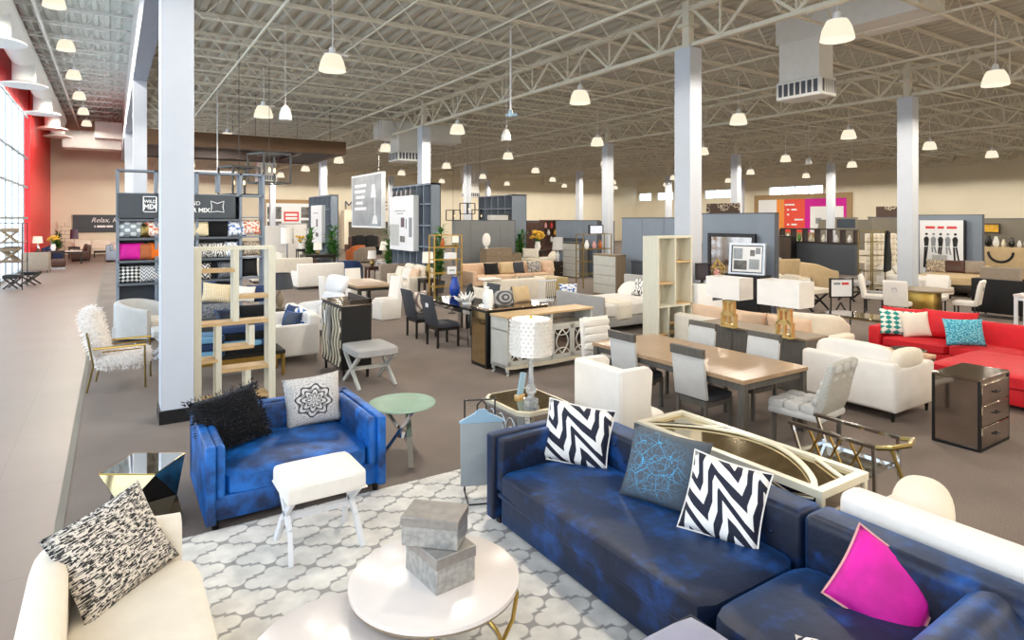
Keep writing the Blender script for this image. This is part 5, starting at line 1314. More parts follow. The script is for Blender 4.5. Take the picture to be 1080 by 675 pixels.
dash(t, [[(0, .5)], [(0, .46)], [(.05, .38)], [(.05, .3)], [(0, .5)]], 3.0, -1.5, 1.75, .25, .13, 'ink_white')
m = MB(); m.prism([(.55, 1.2), (1.15, 1.2), (1.0, 1.75), (.7, 1.75)], -.016, -.01, 'y'); m.box(.95, 1.05, -.016, -.01, .4, 1.2).prism([(.7, .1), (1.35, .1), (1.2, .45), (.85, .45)], -.016, -.01, 'y'); m.build('lamp_picture', 'ink_white', t)
w_ = MB()
for s in (-1, 1): w_.tube([(s*1.3, .05, 2.2), (s*1.3, .05, ZM-2.25)], .008, 4)
w_.build('hanging_wires', 'silver', t)
plant('leafy green plant left of the smaller cube wall', XY(327, 29.5), 29.5, 2.05)
plant('leafy green plant at the near end of the smaller cube wall', XY(351, 28.6), 28.6, 2.2)
plant('leafy green plant at the far left side of the large cube wall', XY(412, 23.75), 23.75, 2.3)
plant('leafy green plant at the near end of the large cube wall', 9.28, 18.85, 2.35, n=110, spread=.27)
# back wall: photo mural, mattress portal
xm0, xm1 = XY(281, 52.7), XY(333, 52.7); t = panel('photo_mural', 'wood-framed mural of black and white photos with a red logo block on the back wall', 'poster', (xm0+xm1)/2, 52.8, .9, xm1-xm0, 2.9, .1, 0, 'paper', 'frame_wood', .3)
w_ = xm1-xm0
for a, b, c, d in ((-.48, -.2, 1.6, 2.6), (.2, .48, 1.7, 2.6), (.2, .48, .8, 1.5), (-.48, -.2, .3, 1.4), (-.15, .15, .3, 1.2)): MB().box(a*w_, b*w_, -.016, -.01, c, d).build('photo', 'photo_mono', t)
lg = MB().box(-.15*w_, .15*w_, -.03, -.01, 1.4, 2.2).build('logo_block', 'ink_red', t); dash(lg, [[(.1, .8)], [(.1, .8)]], .3*w_, -.15*w_, 1.95, .3, .2, 'ink_white', -.034)
xm0, xm1 = XY(362, 51), XY(446, 51); t = thing('mattress_portal', 'cream portal lettered for the mattress room at the back wall', 'portal', 0, 51, 0)
zb_, zc_ = ZA(234, xm0, 51), ZA(222, xm0, 51)
MB().box(xm0, xm1, -.3, .6, zb_, zc_).box(xm0, xm0+.35, -.3, .6, 0, zb_).box(xm1-.35, xm1, -.3, .6, 0, zb_).build('surround', 'cream_wall', t); MB().box(xm0+.35, xm1-.35, .9, 1.0, 0, zb_+.3).build('dark_interior', 'taupe_panel', t)
text('MATTRESS', 1.02, (xm0+.05, -.1, zc_+.4), (PI/2, 0, 0), 'slate_dark', t, ext=.06, align='LEFT')
barrel_chair('orange leather tub chair before the mattress portal', XY(376, 36), 36, 200, 1.0, .9, 'orange_leather', bh=.95)
barrel_chair('dark grey round-back chair beside the orange tub chair', XY(386, 34.5), 34.5, 190, 1.15, .95, 'taupe_fabric', bh=.9)
sofa('dark leather sofa deep in front of the mattress portal', XY(382, 45), 45, 180, 2.4, 1, 'brown_leather', bh=1.2)
sofa('black recliner sofa with a white throw before the mattress portal', XY(387, 40), 40, 0, 1.8, 1, 'black_fabric', bh=1.35)
box_lamp('lit white lamp to the left of the plant by the cube wall', XY(407, 27), 27, 0.62, 'old_gold', 'shade_lit', .62, .42, .4, .45, round_=True, base='urn'); slab_table('table under the lit white lamp near the cube wall', XY(407, 27), 27, 0, .7, .7, .62, 'white_lacquer', 'white_paint', name='side_table')
box_lamp('small lamp with white shade left of the round-back chair table', XY(392.5, 22.5), 22.5, .7, 'old_gold', 'white_fabric', .34, .3, .3, .3, round_=True, base='urn'); slab_table('dark stand under the small white lamp', XY(392.5, 22.5), 22.5, 0, .45, .45, .7, 'brown_leather', 'brown_leather', name='side_table')
t = thing('floor_lamp', 'floor lamp with white drum shade in front of the photo mural', 'lamp', XY(303, 30), 30, 0); MB().lathe([(.2, 0), (.2, .03), (.02, .05), (.02, 1.35)], 14).build('base', 'black_satin', t); MB().lathe([(.3, 1.35), (.28, 2.1)], 24, cap=False).build('lamp_shade', 'white_fabric', t)
flowers('yellow flowers in a vase on a tall stand near the plants', XY(317, 28.5), 28.5, 1.15, 'flower_yellow', 14, 1.1); slab_table('tall dark plant stand under the yellow flowers', XY(317, 28.5), 28.5, 0, .35, .35, 1.15, 'black_satin', 'black_satin', .03, .025, name='plant_stand', cat='stand')
panel('room_divider', 'plain white display panel left of the floor lamp', 'divider', XY(288, 34), 34, .0, 1.3, 2.1, .1, 0, 'white_fabric', 'white_paint', .05)
panel('room_divider', 'tall plain white display panel in front of the photo mural', 'divider', XY(309, 36.5), 36.5, .0, 1.5, 2.2, .1, 0, 'white_fabric', 'silver', .05)
slab_table('dining table with dark chairs near the plants', XY(335, 27.3), 27.3, 0, 1.3, 1.0, .95, 'dark_wood', 'dark_wood', name='dining_table')
box_lamp('small cream lamp on the dark table near the plants', XY(335, 27.3), 27.3, .95, 'old_gold', 'shade_lit', .36, .33, .32, .2, round_=True, base='urn')
for k, px in enumerate((327, 341)): barrel_chair(['dark brown chair at the table near the plants, on the left', 'dark brown chair at the table near the plants, on the right'][k], XY(px, 26.5), 26.5, 180, .62, .6, 'brown_leather' if k == 0 else 'charcoal_fabric', bh=.85, tk=.1)
# centre: partitions, bedroom group
xa, xb = XY(480, 24), XY(543, 24)
t = partition('low grey panelled partition behind the brown chest', (xa+xb)/2, 24-(xb-xa)/2, 24+(xb-xa)/2, 2.42, .3, 'grey_panel', 'x', 4); t.location.y = 24
cubewall('tall dark grey cube block rising behind the low grey partition', 17.0, 26.2, 29.6, 3.75, 5, .9)
t = thing('price_board', 'small white signboard lying on top of the low grey partition', 'sign', XY(525, 24.1), 24.1, 2.42, 0); MB().box(-.5, .5, -.1, .1, 0, .26).build('panel', 'pale_grey_fabric', t); MB().box(.5, .62, -.1, .1, 0, .3).build('end_block', 'black_satin', t)
xc_ = XY(523, 22.6); cabinet('grey-brown chest of drawers in front of the low grey partition', xc_, 22.6, 0, 1.3, .5, 1.25, 'drift_wood', 'drift_wood', 4, 1, 'silver')
cabinet('low grey-brown dresser beside the chest before the grey partition', XY(538, 22.9), 22.9, 0, .9, .5, 1.0, 'drift_wood', 'drift_wood', 3, 1, 'silver')
t = thing('sculpture', 'white oval disc sculpture standing on the grey-brown chest', 'sculpture', XY(513, 22.4), 22.4, 1.25); MB().cush(-.2, .2, -.05, .05, .08, .66, 2.1, 6).build('disc', 'ceramic_white', t); MB().lathe([(.09, 0), (.09, .03), (.03, .05), (.03, .1)], 12).build('base', 'ceramic_white', t)
t = sofa('long tan sectional sofa lined with pillows in the middle of the floor', 12.55, 19.6, 0, 3.6, 1.0, 'peach_fabric', bh=.85, n=4, bc=False)
for px, m_, lab, w in ((519, 'black_fabric', 'black pillow at the left end of the tan sofa', .6), (535, 'beige_fabric', 'orange-tan pillow behind the black pillow on the tan sofa', .6), (547, 'charcoal_fabric', 'dark grey pillow on the tan sofa', .55), (564, 'p_scribble', 'black and white patterned pillow on the tan sofa', .6), (579, 'peach_fabric', 'peach pillow on the tan sofa', .55)):
    pillow(lab, (XY(px, 19.45), 19.45, .45), w, .45, m_, -8, -18)
sofa('pale sofa facing the tan sofa, with a white throw over one arm', 9.35, 14.6, 180, 2.0, .95, 'cream_fabric', bh=.85, bc=False)
t = thing('throw', 'white throw draped over the back of the pale sofa', 'throws', 8.55, 14.28, .855); MB().cush(-.28, .28, -.22, .2, 0, .06, 6, 4).build('fold', 'white_fabric', t)
pillow('tan pillow on the pale sofa facing the tan sofa', (9.9, 14.6, .45), .5, .45, 'taupe_fabric', 170, -16)
t = thing('coffee_table', 'gold leaf patterned block table beside the tan sofa', 'table', 11.6, 16.2, 0); MB().box(-.75, .75, -.5, .5, .04, .62, .02).build('body', 'p_bird', t); MB().box(-.7, .7, -.45, .45, 0, .05).build('plinth', 'black_satin', t)
t = thing('windsor_chair', 'white spindle-back chair in front of the grey bed', 'chair', 9.05, 12.55, 0, 180)
MB().box(-.24, .24, -.22, .2, .43, .47, .01).build('seat', 'white_paint', t); b = MB()
for k in range(9): b.tube([(-.22+.055*k, .18, .46), (-.24+.06*k, .24, .98)], .009, 5)
b.box(-.27, .27, .22, .26, .96, 1.0); b.build('spindles', 'white_paint', t); legs(t, corners(.46, .42, .04), .43, 'white_paint', .02, sq=False)
bed('white-dressed bed with a grey upholstered footboard and cream throw', 9.95, 10.85, -90, 1.6, 2.1, 'grey_fabric', 1.1, .82, 'white_fabric', 'cream_fabric')
pillow('grey and white zebra pillow on the grey footboard bed', (10.65, 10.7, .66), .6, .42, 'p_zebra', -80, -25)
pillow('white round pillow with a blue motif at the foot of the grey bed', (9.3, 11.8, .64), .45, .3, 'p_blue_floral', -30, -20)
bed('bed piled with white bedding beyond the tan sofa', XY(575, 23.9), 23.9, -90, 1.8, 2.2, 'walnut', 1.1, 0, 'cream_fabric')
pillow('large cream pillow on the bed beyond the tan sofa', (XY(560, 23.7), 23.7, .66), .8, .5, 'cream_fabric', -30, -20)
cabinet('dark nightstand by the bed beyond the tan sofa', XY(588.5, 21.6), 21.6, 0, .6, .45, .65, 'dark_wood', 'dark_wood', 2, 1)
box_lamp('white shade lamp with a blue base by the bed beyond the tan sofa', XY(588.5, 21.6), 21.6, .65, 'p_blue_floral', 'shade_glow', .5, .42, .55, .5, round_=True, base='urn')
cabinet('tall dark grey chest in front of the small slate partition', 16.75, 20.8, -90, 1.15, .45, 1.5, 'grey_wood', 'silver_lacquer', 5, 1)
partition('small slate partition right of the far bed', 17.3, 20.0, 22.9, 2.42, .15)
t = thing('media_shelf', 'dark television shelf on the small slate partition', 'shelf', 17.15, 21.7, 1.0); MB().box(-.13, .1, -.9, .9, .6, .66).box(-.13, .1, -.9, -.84, 0, .6).box(-.13, .1, .84, .9, 0, .6).build('mantel', 'slate_dark', t)
cabinet('pale grey four-drawer chest with brown sides below the white column', 13.8, 15.35, -90, 1.12, .42, 1.34, 'drift_wood', 'silver_lacquer', 4, 1, None)
t = etagere('dark gold shelf stand with ornaments behind the pale grey chest', 14.9, 17.4, 0, 1.35, .4, 1.95, 'old_gold', [.5, .95, 1.4])
vase('white vase on the left of the dark gold shelf stand', 14.55, 17.4, 1.412, .9, 'ceramic_white'); vase('orange vase on the right of the dark gold shelf stand', 15.2, 17.4, 1.412, .8, 'orange_leather'); vase('pink vase in the middle of the dark gold shelf stand', 14.9, 17.4, 1.412, .75, 'flower_pink')
t = panel('framed_pane', 'dark framed glowing screen on top of the dark gold shelf stand', 'frame', 15.0, 17.4, 1.97, .6, .28, .06, 0, 'screen_white', 'black_satin', .03)  # a screen whose face emits its own pale glow
partition('slate partition left of the tall column by the cream bookcase', 14.6, 12.75, 15.6, 2.52, .12)
t = thing('headboard', 'low dark slate headboard shelf below the slate partition', 'headboard', 14.45, 13.9, 0); MB().box(-.1, .1, -1.0, 1.0, 0, 1.1, .02).box(-.14, .1, -1.0, 1.0, 1.1, 1.14).build('panel', 'slate_dark', t)
t = thing('wardrobe', 'dark brown wardrobe beside the tall dark block', 'wardrobe', XY(561, 30), 30, 0); MB().box(-.4, .4, -.3, .3, 0, 2.3).build('body', 'rust_wood', t); MB().box(-.39, -.01, -.32, -.3, .05, 2.25).build('door', 'rust_wood', t); MB().box(.01, .39, -.32, -.3, .05, 2.25).build('door', 'rust_wood', t)
t = thing('open_shelf', 'dark open shelf with small ornaments left of the small slate partition', 'shelf', XY(580, 28), 28, 0); m = MB().box(-.6, -.55, -.2, .2, 0, 2.45).box(.55, .6, -.2, .2, 0, 2.45).box(-.6, .6, .18, .2, 0, 2.45)
for z in (.4, .8, 1.2, 1.6, 2.0, 2.4): m.box(-.6, .6, -.2, .2, z-.03, z)
m.build('frame', 'rust_wood', t)
for k, (dx, z, m_, lab) in enumerate(((-.3, 2.0, 'flower_pink', 'pink lamp-shaped vase on the dark open shelf, top left'), (.1, 2.0, 'ink_red', 'red vase on the dark open shelf, top'), (.35, 1.6, 'flower_yellow', 'yellow bowl on the dark open shelf'), (-.1, 1.6, 'ceramic_white', 'white vase on the dark open shelf'), (.1, 1.2, 'ceramic_white', 'white box-shaped vase low on the dark open shelf'))): vase(lab, XY(580, 28)+dx, 28, z, .85, m_)
plant('dark green plant between the tall dark block and the brown wardrobe', XY(549, 25.45), 25.45, 1.9)
flowers('golden leaf arrangement in front of the dark open shelf', XY(567, 25.6), 25.6, .9, 'flower_yellow', 26, 1.9); slab_table('small table under the golden leaf arrangement', XY(567, 25.6), 25.6, 0, .7, .5, .9, 'dark_wood', 'dark_wood', name='side_table')
# ================================================================ right of the tall column
t = thing('bookcase', 'cream bookcase with staggered curved cubbies in front of the tall column', 'shelf', 9.17, 8.5, 0, 0)
W, D, h = .96, .4, 2.17; m = MB().box(-W/2, -W/2+.04, -D/2, D/2, 0, h).box(W/2-.04, W/2, -D/2, D/2, 0, h).box(-W/2+.04, W/2-.04, -D/2, D/2, h-.04, h).box(-W/2+.04, W/2-.04, -D/2, D/2, 0, .06); m.box(-.02, .02, -D/2, D/2, .84, h-.04).box(-W/2+.04, W/2-.04, -D/2, D/2, .8, .84)
m.build('case', 'cream_wood', t)
for x0, x1, z in ((-W/2, 0, 1.28), (0, W/2, 1.68), (0, W/2, .86), (-W/2+.3, .1, .5), (-W/2, W/2, .3)): MB().box(x0+.042, x1-.042, -D/2+.008, D/2-.01, z-.035, z).build('shelf', 'light_oak', t)
m = MB()
for x0, x1, z0, z1 in ((-W/2+.04, -.02, .84, 1.25), (-W/2+.04, -.02, 1.28, h-.04), (.02, W/2-.04, .86, 1.65), (.02, W/2-.04, 1.68, h-.04), (-W/2+.04, W/2-.04, .06, .8)):
    n = 8
    for k in range(n):
        a0, a1 = PI*k/n, PI*(k+1)/n; xc, r_ = (x0+x1)/2, (x1-x0)/2
        m.poly([(xc-r_*math.cos(a0), D/2-.03-.13*(1-math.sin(a0)), z0), (xc-r_*math.cos(a1), D/2-.03-.13*(1-math.sin(a1)), z0), (xc-r_*math.cos(a1), D/2-.03-.13*(1-math.sin(a1)), z1), (xc-r_*math.cos(a0), D/2-.03-.13*(1-math.sin(a0)), z1)])
m.build('curved_backs', 'cream_wood', t, 60)
MB().box(-.2, -.16, -D/2, D/2, .06, .8).build('divider', 'cream_wood', t); MB().box(.22, .26, -D/2, D/2, .06, .8).build('divider', 'cream_wood', t)
partition('slate partition right of the tall column, behind the mirrors', 14.5, 9.75, 12.1, 2.64, .14, seams=0)
t = panel('mirror', 'black framed mirror standing against the slate partition', 'mirror', 14.38, (YX(753, 14.38)+YX(790, 14.38))/2, 1.0, 1.35, 1.0, .05, -90, 'smoked_mirror', 'black_satin', .1)
cabinet('black cabinet below the mirrors by the slate partition', 14.02, 10.15, -90, .9, .5, 1.05, 'black_satin', 'black_satin', 2, 1, None)
t = panel('framed_pane', 'silver framed mirror with painted-in reflections leaning on the black cabinet', 'picture', 13.95, 10.2, 1.09, .82, .72, .05, -74, 'paper', 'silver', .06)
for a, b, c, d, m_ in ((-.36, -.12, .36, .64, 'photo_grey'), (-.34, .0, .08, .32, 'photo_mono'), (.08, .2, .44, .6, 'photo_mono'), (.22, .34, .5, .66, 'ink_grey'), (.06, .32, .1, .36, 'photo_grey')): MB().box(a, b, -.014, -.009, c, d).build('picture', m_, t)  # grey patches paint the mirror's reflections onto its pale face
MB().box(-.41, .41, -.012, -.009, 0, .025).box(-.41, .41, -.012, -.009, .695, .72).box(-.41, -.385, -.012, -.009, .025, .695).box(.385, .41, -.012, -.009, .025, .695).build('inner_frame', 'black_satin', t); t.rotation_euler.x = R(-6)
t = thing('display_counter', 'white counter holding a monitor beside the cream bookcase', 'counter', 10.18, 8.39, 0); MB().box(-.43, .43, -.15, .15, 0, 1.2, .01).build('body', 'white_plastic', t); MB().box(.0, .3, -.155, -.15, .85, 1.1).build('opening', 'slate_dark', t)
t = panel('monitor', 'dark monitor standing on the white counter', 'monitor', XY(741, 8.38), 8.38, 1.29, .3, .3, .03, -10, 'screen_dark', 'black_satin', .02); MB().box(-.03, .03, .0, .03, -.1, .1).box(-.12, .12, -.06, .08, -.1, -.085).build('stand', 'black_satin', t)
t = thing('terrarium', 'open gold geometric frame with pink roses on the white counter', 'ornament', XY(757, 8.38), 8.38, 1.2); m = MB(); a = .15
top = (0, 0, .46); mid = [(a*math.cos(PI*k/3), a*math.sin(PI*k/3), .3) for k in range(6)]; bot = [(.08*math.cos(PI*k/3), .08*math.sin(PI*k/3), 0) for k in range(6)]
for k in range(6): m.bar(top, mid[k], .012).bar(mid[k], mid[(k+1) % 6], .012).bar(mid[k], bot[k], .012).bar(bot[k], bot[(k+1) % 6], .012)
m.build('frame', 'gold', t); r_ = MB()
for k in range(6): q = (.06*math.cos(k), .06*math.sin(k*1.7), .06+.03*k); r_.cush(q[0]-.05, q[0]+.05, q[1]-.05, q[1]+.05, q[2]-.045, q[2]+.045, 2.2, 3)
r_.build('roses', 'flower_pink', t)
sofa('long cream sofa behind the grey sideboard', 9.5, 6.75, 90, 2.9, 1.05, 'cream_fabric', bh=.72, ah=.66, aw=.18, bt=.2, n=3, bc=False)
for k, (yy, lab) in enumerate(((7.55, 'peach back cushion at the far end of the long cream sofa'), (6.75, 'peach back cushion in the middle of the long cream sofa'), (5.95, 'peach back cushion at the near end of the long cream sofa'))):
    pillow(lab, (9.32, yy, .44), .85, .5, 'peach_fabric', 88, -14, 0, .24)
pillow('brown and cream animal print pillow on the long cream sofa', (9.62, 6.3, .46), .5, .46, 'p_animal', 60, -18, 8)
t = barrel_chair('cream armchair between the box lamp and the white loveseat', 10.6, 6.35, 110, 1.05, .95, 'cream_fabric', bh=.85)
t = panel('price_stand', 'white price sign on a black easel stand left of the gold glass table', 'sign', 14.4, 7.95, .68, .52, .4, .02, -28, 'paper', 'black_satin', .03)
dash(t, [[(.12, .32)]], .5, -.25, .3, .1, .05, 'ink_grey'); dash(t, [[(.52, .34)]], .5, -.25, .3, .1, .05, 'ink_red')
MB().bar((-.24, .02, -.68), (-.24, .02, .0), .025).bar((.24, .02, -.68), (.24, .02, 0), .025).bar((-.22, .02, -.5), (0, .02, -.15), .03).bar((.22, .02, -.5), (0, .02, -.15), .03).build('easel', 'black_satin', t)
slab_table('gold legged table with a dark glass top behind the red sofa', 12.95, 6.75, 0, .75, 1.3, .52, 'smoked_mirror', 'old_gold', .03, .05, name='coffee_table', apron=.03)
xstool('white topped stool with dark crossed legs left of the price sign', 16.2, 9.75, 0, .85, .6, .6, 'cream_fabric', 'black_wood')
xstool('grey stool with dark crossed legs near the olive shelf stand', 19.2, 10.2, 0, .95, .6, .6, 'grey_fabric', 'black_wood')
barrel_chair('beige armchair beside the slate partition, left of a pair', 22.3, 14.6, 160, 1.3, 1.0, 'beige_fabric', ah=.7, bh=.95)
barrel_chair('tan leather-look armchair, right of the pair by the slate partition', 20.4, 12.1, 60, 1.15, 1.0, 'beige_fabric', ah=.75, bh=1.0)
sofa('cream sofa low beside the slate partition', 17.5, 11.6, -90, 1.6, .9, 'cream_fabric', bh=.7)
t = thing('side_table', 'wooden cube table with black sides in front of the tan armchair', 'table', 19.3, 12.1, 0); MB().box(-.3, .3, -.3, .3, .52, .58).build('tabletop', 'beige_fabric', t); MB().box(-.3, -.24, -.3, .3, 0, .52).box(.24, .3, -.3, .3, 0, .52).build('side', 'black_satin', t)
sofa('long white sofa below the dark railing shelf', 30.5, 16.9, -90, 3.8, 1.0, 'cream_fabric', bh=.9)
t = thing('railing_shelf', 'dark open railing shelf with small ornaments over a grey low wall', 'shelf', 27.5, 16.4, 0, -90); W = 3.6
m = MB().box(-W/2, W/2, 0, .35, 2.0, 2.06).box(-W/2, W/2, 0, .35, 1.38, 1.44)
for k in range(7): m.box(-W/2+k*W/6-.05, -W/2+k*W/6+.05, 0, .35, 1.44, 2.0)
m.build('rail_frame', 'soffit_dark', t); MB().box(-W/2, W/2, .05, .3, 0, 1.38).build('low_wall', 'slate_dark', t)
for k in range(6): vase(['white', 'second white', 'cream', 'pale', 'green', 'small white'][k]+' ornament in the railing shelf opening, number %s from the near end' % ['one', 'two', 'three', 'four', 'five', 'six'][k], 27.68, 16.4-W/2+(k+.5)*W/6, 1.44, .95, ['ceramic_white', 'ceramic_white', 'flower_white', 'champagne', 'leaf_light', 'ceramic_white'][k])
cabinet('dark patterned cabinet in front of the railing shelf', 27.0, 17.6, -90, .9, .45, 1.7, 'black_wood', 'p_animal', 1, 2, None, name='cabinet', cat='cabinet')
t = panel('tablet_sign', 'black framed screen sign on the end of the railing shelf', 'sign', 27.4, 14.9, 2.1, .75, .4, .05, -80, 'black_gloss', 'taupe_panel', .08)
xr_, = (51.9,); ya, yb = YX(893, xr_), YX(800, xr_)
t = panel('wall_graphic', 'large orange and pink wall graphic in a wood frame on the far wall', 'poster', xr_, (ya+yb)/2, 1.3, yb-ya, 3.0, .06, -90, 'paper', 'frame_wood', .45)
w_ = yb-ya; MB().box(-.22*w_, .5*w_, -.02, -.01, 0, 3.0).build('pink_field', 'magenta_fabric', t); MB().box(-.22*w_, .06*w_, -.03, -.02, 0, 3.0).build('orange_field', M('graphic_red', 'ee4a32', .5, var=.05), t); MB().box(-.27*w_, -.18*w_, -.035, -.03, 0, 3.0).build('yellow_field', M('graphic_orange', 'f3953a', .5, var=.05), t)
MB().box(.12*w_, .47*w_, -.04, -.02, 0, 2.3).build('white_board', 'ink_white', t); MB().box(.18*w_, .24*w_, -.046, -.04, .8, 1.3).box(.32*w_, .37*w_, -.046, -.04, .9, 1.6).box(.2*w_, .3*w_, -.046, -.04, .3, .5).build('diagram', 'ink_grey', t)
dash(t, [[(0, .45)], [(.1, .1), (.3, .25)], [(.1, .1)], [(.45, .4)], [(.1, .1), (.3, .25)]], .25*w_, -.17*w_, 2.5, .45, .14, 'ink_white', -.036)
for lab, px0, px1, X in (('brown honeycomb patterned board behind the slate partition', 745, 779, 22.5), ('brown honeycomb patterned board left of the group portrait column', 924, 948, 25.5)):
    y1_, y0_ = YX(px0, X), YX(px1, X); zt_ = ZA(214 if px0 < 800 else 217.5, X, y0_)
    t = panel('pattern_board', lab, 'board', X, (y0_+y1_)/2, 0, y1_-y0_, zt_, .1, -90, 'p_honey')
partition('taupe partition with a lit blue edge beside the olive shelf stand', 23.55, 10.35, 12.35, 2.55, .14, 'taupe_panel', 'x', 0).location.y = 11.35
t = etagere('olive gold shelf stand in front of the taupe partition', 20.95, 10.55, 0, .9, .4, 2.1, 'old_gold', [.3, .8, 1.3, 1.75])
t = thing('coat', 'black throw hanging on the side of the olive shelf stand', 'throw', 21.45, 10.3, .75); MB().prism([(-.2, 0), (.16, .05), (.2, .5), (.1, 1.0), (.12, 1.3), (-.02, 1.38), (-.1, 1.2), (-.16, .7)], -.05, .05, 'y', .03, 3).build('cloth', 'black_fabric', t); MB().box(-.02, .02, .05, .13, 1.3, 1.36).build('hook', 'old_gold', t)
t = thing('headboard', 'tufted cream headboard left of the group portrait column', 'headboard', 22.4, 10.95, 0, -20); m = MB()
for i in range(7):
    for j in range(6): m.cush(-.6+.17*i, -.43+.17*i, -.08, .08, .85+.19*j, 1.05+.19*j, 3, 3)
m.build('tufting', 'cream_fabric', t); MB().box(-.62, .62, 0, .1, 0, 2.0, .03).build('panel', 'cream_fabric', t)
t = bed('white bed under the tufted cream headboard', 21.9, 9.75, -20, 1.2, 1.9, 'cream_fabric', .8, 0, 'white_fabric')
# white dining group
t = thing('dining_table', 'round dark-topped dining table on a gold pedestal among white chairs', 'table', 17.0, 7.3, 0); MB().lathe([(.6, .72), (.62, .735), (.61, .76)], 40).build('tabletop', 'drift_wood', t); MB().box(-.22, .22, -.3, .3, 0, .72, .01).build('pedestal', 'gold', t)
def ring_chair(label, x, y, rz, ring=True):
    t = thing('dining_chair', label, 'chair', x, y, 0, rz, 'white dining chairs at the gold pedestal table')
    MB().cush(-.25, .25, -.26, .24, .38, .5, 6, 5).build('seat', 'white_fabric', t)
    MB().prism([(.18, .42), (.26, .4), (.33, .85), (.36, 1.0), (.31, 1.03), (.26, .9)], -.26, .26, 'x', .02).build('backrest', 'white_fabric', t)
    if ring:
        q = MB(); q.tube([(.05*math.cos(2*PI*k/14), .345, .8+.05*math.sin(2*PI*k/14)) for k in range(14)], .008, 5, True); q.build('ring_pull', 'silver', t)
    legs(t, corners(.46, .48, .04), .4, 'black_wood', .022, .016); return t
ring_chair('white dining chair seen from behind, with a silver ring on its back', 16.05, 7.45, 100)
ring_chair('white dining chair side on, at the far left of the gold pedestal table', 17.0, 8.5, 20)
ring_chair('white dining chair beyond the gold pedestal table, back against the column', 18.05, 7.5, -80)
ring_chair('white dining chair side on, right of the gold pedestal table', 17.55, 6.6, 190)
dining_chair('grey upholstered chair behind the far left white dining chair', 18.0, 9.0, 30, 'grey_fabric', 'grey_fabric', 'black_wood')
wing_chair('black square-back armchair seen from behind at the right', 19.0, 6.35, 90, 'black_fabric', 1.1, .8, .98)
wing_chair('grey square-back chair seen from behind, beyond the black armchair', 23.4, 7.85, 100, 'taupe_fabric', 1.0, .7, 1.0)
bed('bed with brown pillows and pale bedding before the group portrait sign', 23.8, 9.3, -90, 1.7, 2.0, 'dark_wood', .9, 0, 'beige_fabric')
for k, (dy, m_, lab) in enumerate(((.5, 'p_animal', 'animal print pillow on the bed before the group portrait sign, far side'), (0, 'brown_leather', 'dark brown pillow on the bed before the group portrait sign'), (-.5, 'taupe_fabric', 'taupe pillow on the bed before the group portrait sign, near side'))): pillow(lab, (23.9+.2*k, 9.4+dy, .66), .6, .46, m_, -70, -20)
partition('grey partition carrying the group portrait sign', 27.2, YX(1036, 27.2), YX(968, 27.2), 2.64, .14, 'slate_panel', seams=0)
yc0, yc1 = YX(1016, 27), YX(970, 27); t = panel('portrait_sign', 'white sign with a black ink group portrait and red lettering on the grey partition', 'sign', 27.0, (yc0+yc1)/2, .35, yc1-yc0, 2.1, .12, -90, 'paper')
w_ = yc1-yc0; MB().box(w_/2, w_/2+.06, -.005, .12, 0, 2.1).build('side_edge', 'black_satin', t)
dash(t, [[(.0, .3), (.38, .2), (.66, .3)]], w_*.75, -w_*.36, 1.82, .1, .09, 'ink_red')
for k in range(5):
    m = MB(); x_ = -w_*.34+k*w_*.165; lo = [.25, .85, .8, .8, .2][k]; q = .8; le = [-.1, .05, -.04, .06, .14][k]
    m.lathe([(.045, -.006), (.05, 0), (.045, .004)], 10, 0, 0, 0)
    bmesh.ops.transform(m.bm, matrix=Matrix.Translation((x_+.01, -.012, 1.56)) @ Matrix.Rotation(PI/2, 4, 'X'), verts=m.bm.verts[:])
    m.prism([(x_-.09, 1.38), (x_-.03, 1.46), (x_+.05, 1.46), (x_+.1, 1.36), (x_+.07, 1.1), (x_-.06, 1.08)], -.014, -.01, 'y')
    m.prism([(x_-.07, 1.06), (x_, 1.06), (x_-.02+le*.4, lo), (x_-.07+le*.4, lo)], -.014, -.01, 'y').prism([(x_+.01, 1.06), (x_+.07, 1.08), (x_+.07+le, lo-.03), (x_+.02+le, lo-.03)], -.014, -.01, 'y')
    m.build('ink_figure', 'ink_black' if k in (0, 2, 4) else 'ink_grey', t, 0)
m = MB().box(-.2*w_, .15*w_, -.011, -.009, .3, .75)
m.build('pale_sketch', 'pale_grey_fabric', t, 0)
# right edge display
partition('taupe display wall with a shelf of bottles at the right edge', 31.5, 7.5, 11.6, 2.5, .14, 'taupe_panel', seams=0)
t = thing('display_counter', 'cream counter with a black curved mark under a row of bottles', 'counter', 30.6, YX(1058, 30.6), 0, -90); MB().box(-.95, .95, -.25, .3, .1, 1.35, .02).build('body', 'beige_fabric', t); MB().tube([(.42*math.cos(a), -.26, 1.15+.4*math.sin(a)) for a in [PI+PI*k/16 for k in range(17)]], .05, 8).build('curved_mark', 'ink_black', t); MB().box(-.9, .9, -.2, .25, 0, .1).build('plinth', 'black_satin', t)
yc = YX(1058, 30.6)
for k in range(7): vase(['tall white bottle', 'short white jar', 'dark bottle', 'cream bottle', 'slim white bottle', 'black bottle', 'brown bottle'][k]+' on the cream counter with the curved mark', 30.6, yc-.8+.26*k, 1.35, [1.2, .8, 1.1, .9, 1.2, 1.3, 1][k], ['ceramic_white', 'ceramic_white', 'black_gloss', 'champagne', 'ceramic_white', 'black_gloss', 'brown_leather'][k])
t = panel('price_card', 'yellow framed picture on the taupe display wall', 'picture', 31.4, YX(1043, 31.4), 1.95, .7, .32, .04, -90, 'flower_yellow', 'dark_wood', .04)
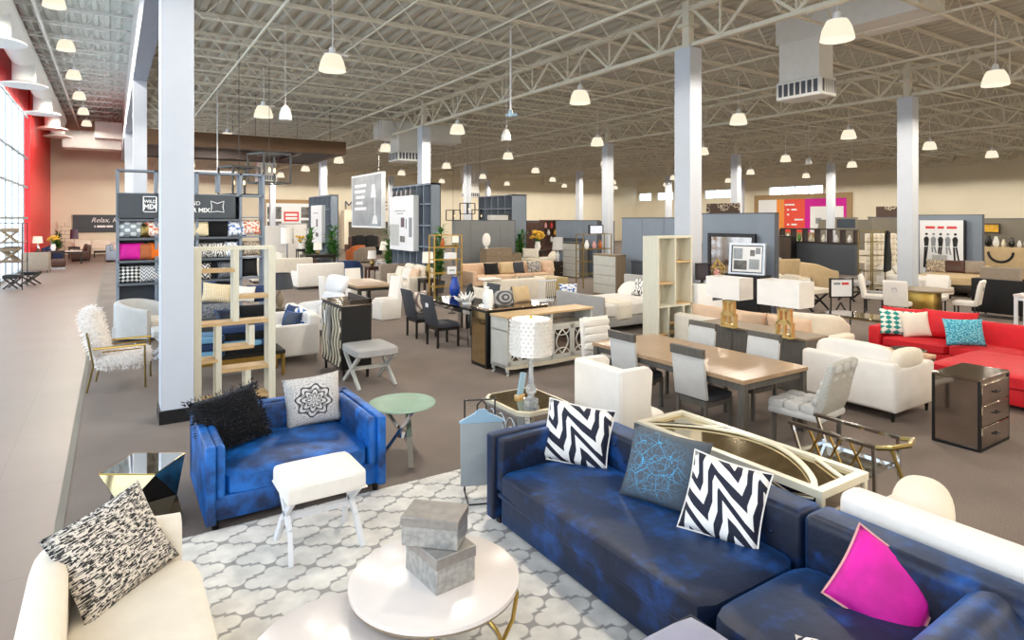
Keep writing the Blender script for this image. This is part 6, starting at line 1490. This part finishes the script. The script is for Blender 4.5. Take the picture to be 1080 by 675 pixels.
t = slab_table('white box table cut by the right edge of the picture', 16.4, 4.9, 0, .6, .6, .9, 'white_lacquer', 'white_paint', name='side_table')
partition('long low taupe partition along the far right', 44, 13, 26, 2.42, .14, 'taupe_panel', seams=0)
partition('low dark partition far behind the small slate partition', 30, 33, 45, 2.35, .14, 'slate_dark', seams=0)
sofa('grey sofa in front of the dark patterned cabinet', 24.5, 17.2, -90, 1.6, .9, 'grey_fabric', bh=.8)
# ================================================================ light, sky, camera
w = bpy.data.worlds.new('World'); SC.world = w; w.use_nodes = True; bg = w.node_tree.nodes['Background']
nt = w.node_tree; tc = nt.nodes.new('ShaderNodeTexCoord'); sp = nt.nodes.new('ShaderNodeSeparateXYZ'); nt.links.new(tc.outputs['Generated'], sp.inputs[0])
mr = nt.nodes.new('ShaderNodeMapRange'); nt.links.new(sp.outputs[2], mr.inputs[0]); mr.inputs[1].default_value = -.1; mr.inputs[2].default_value = .6
mx = nt.nodes.new('ShaderNodeMix'); mx.data_type = 'RGBA'; nt.links.new(mr.outputs[0], mx.inputs[0]); mx.inputs[6].default_value = (.92, .95, .98, 1); mx.inputs[7].default_value = (.78, .88, 1.0, 1)
nt.links.new(mx.outputs[2], bg.inputs[0]); bg.inputs[1].default_value = SKY
cam = bpy.data.cameras.new('Camera'); co = bpy.data.objects.new('Camera', cam); C.objects.link(co); SC.camera = co
co.location = (0, 0, H); co.rotation_euler = (PI/2, 0, -AZ)
cam.sensor_fit = 'HORIZONTAL'; cam.sensor_width = 36; cam.lens = 36*F/1080; cam.shift_x = 0; cam.shift_y = (HY-337.5)/1080
cam.clip_end = 300
vs = SC.view_settings; SC.display_settings.display_device = 'sRGB'; vs.view_transform = 'Standard'; vs.look = 'None'; vs.gamma = 1; vs.exposure = EXPO; vs.use_curve_mapping = False
SC.cycles.use_denoising = True; SC.cycles.max_bounces = 7; SC.cycles.diffuse_bounces = 4; SC.cycles.glossy_bounces = 4; SC.cycles.transparent_max_bounces = 12
SC.cycles.sample_clamp_indirect = 6; SC.cycles.use_light_tree = True
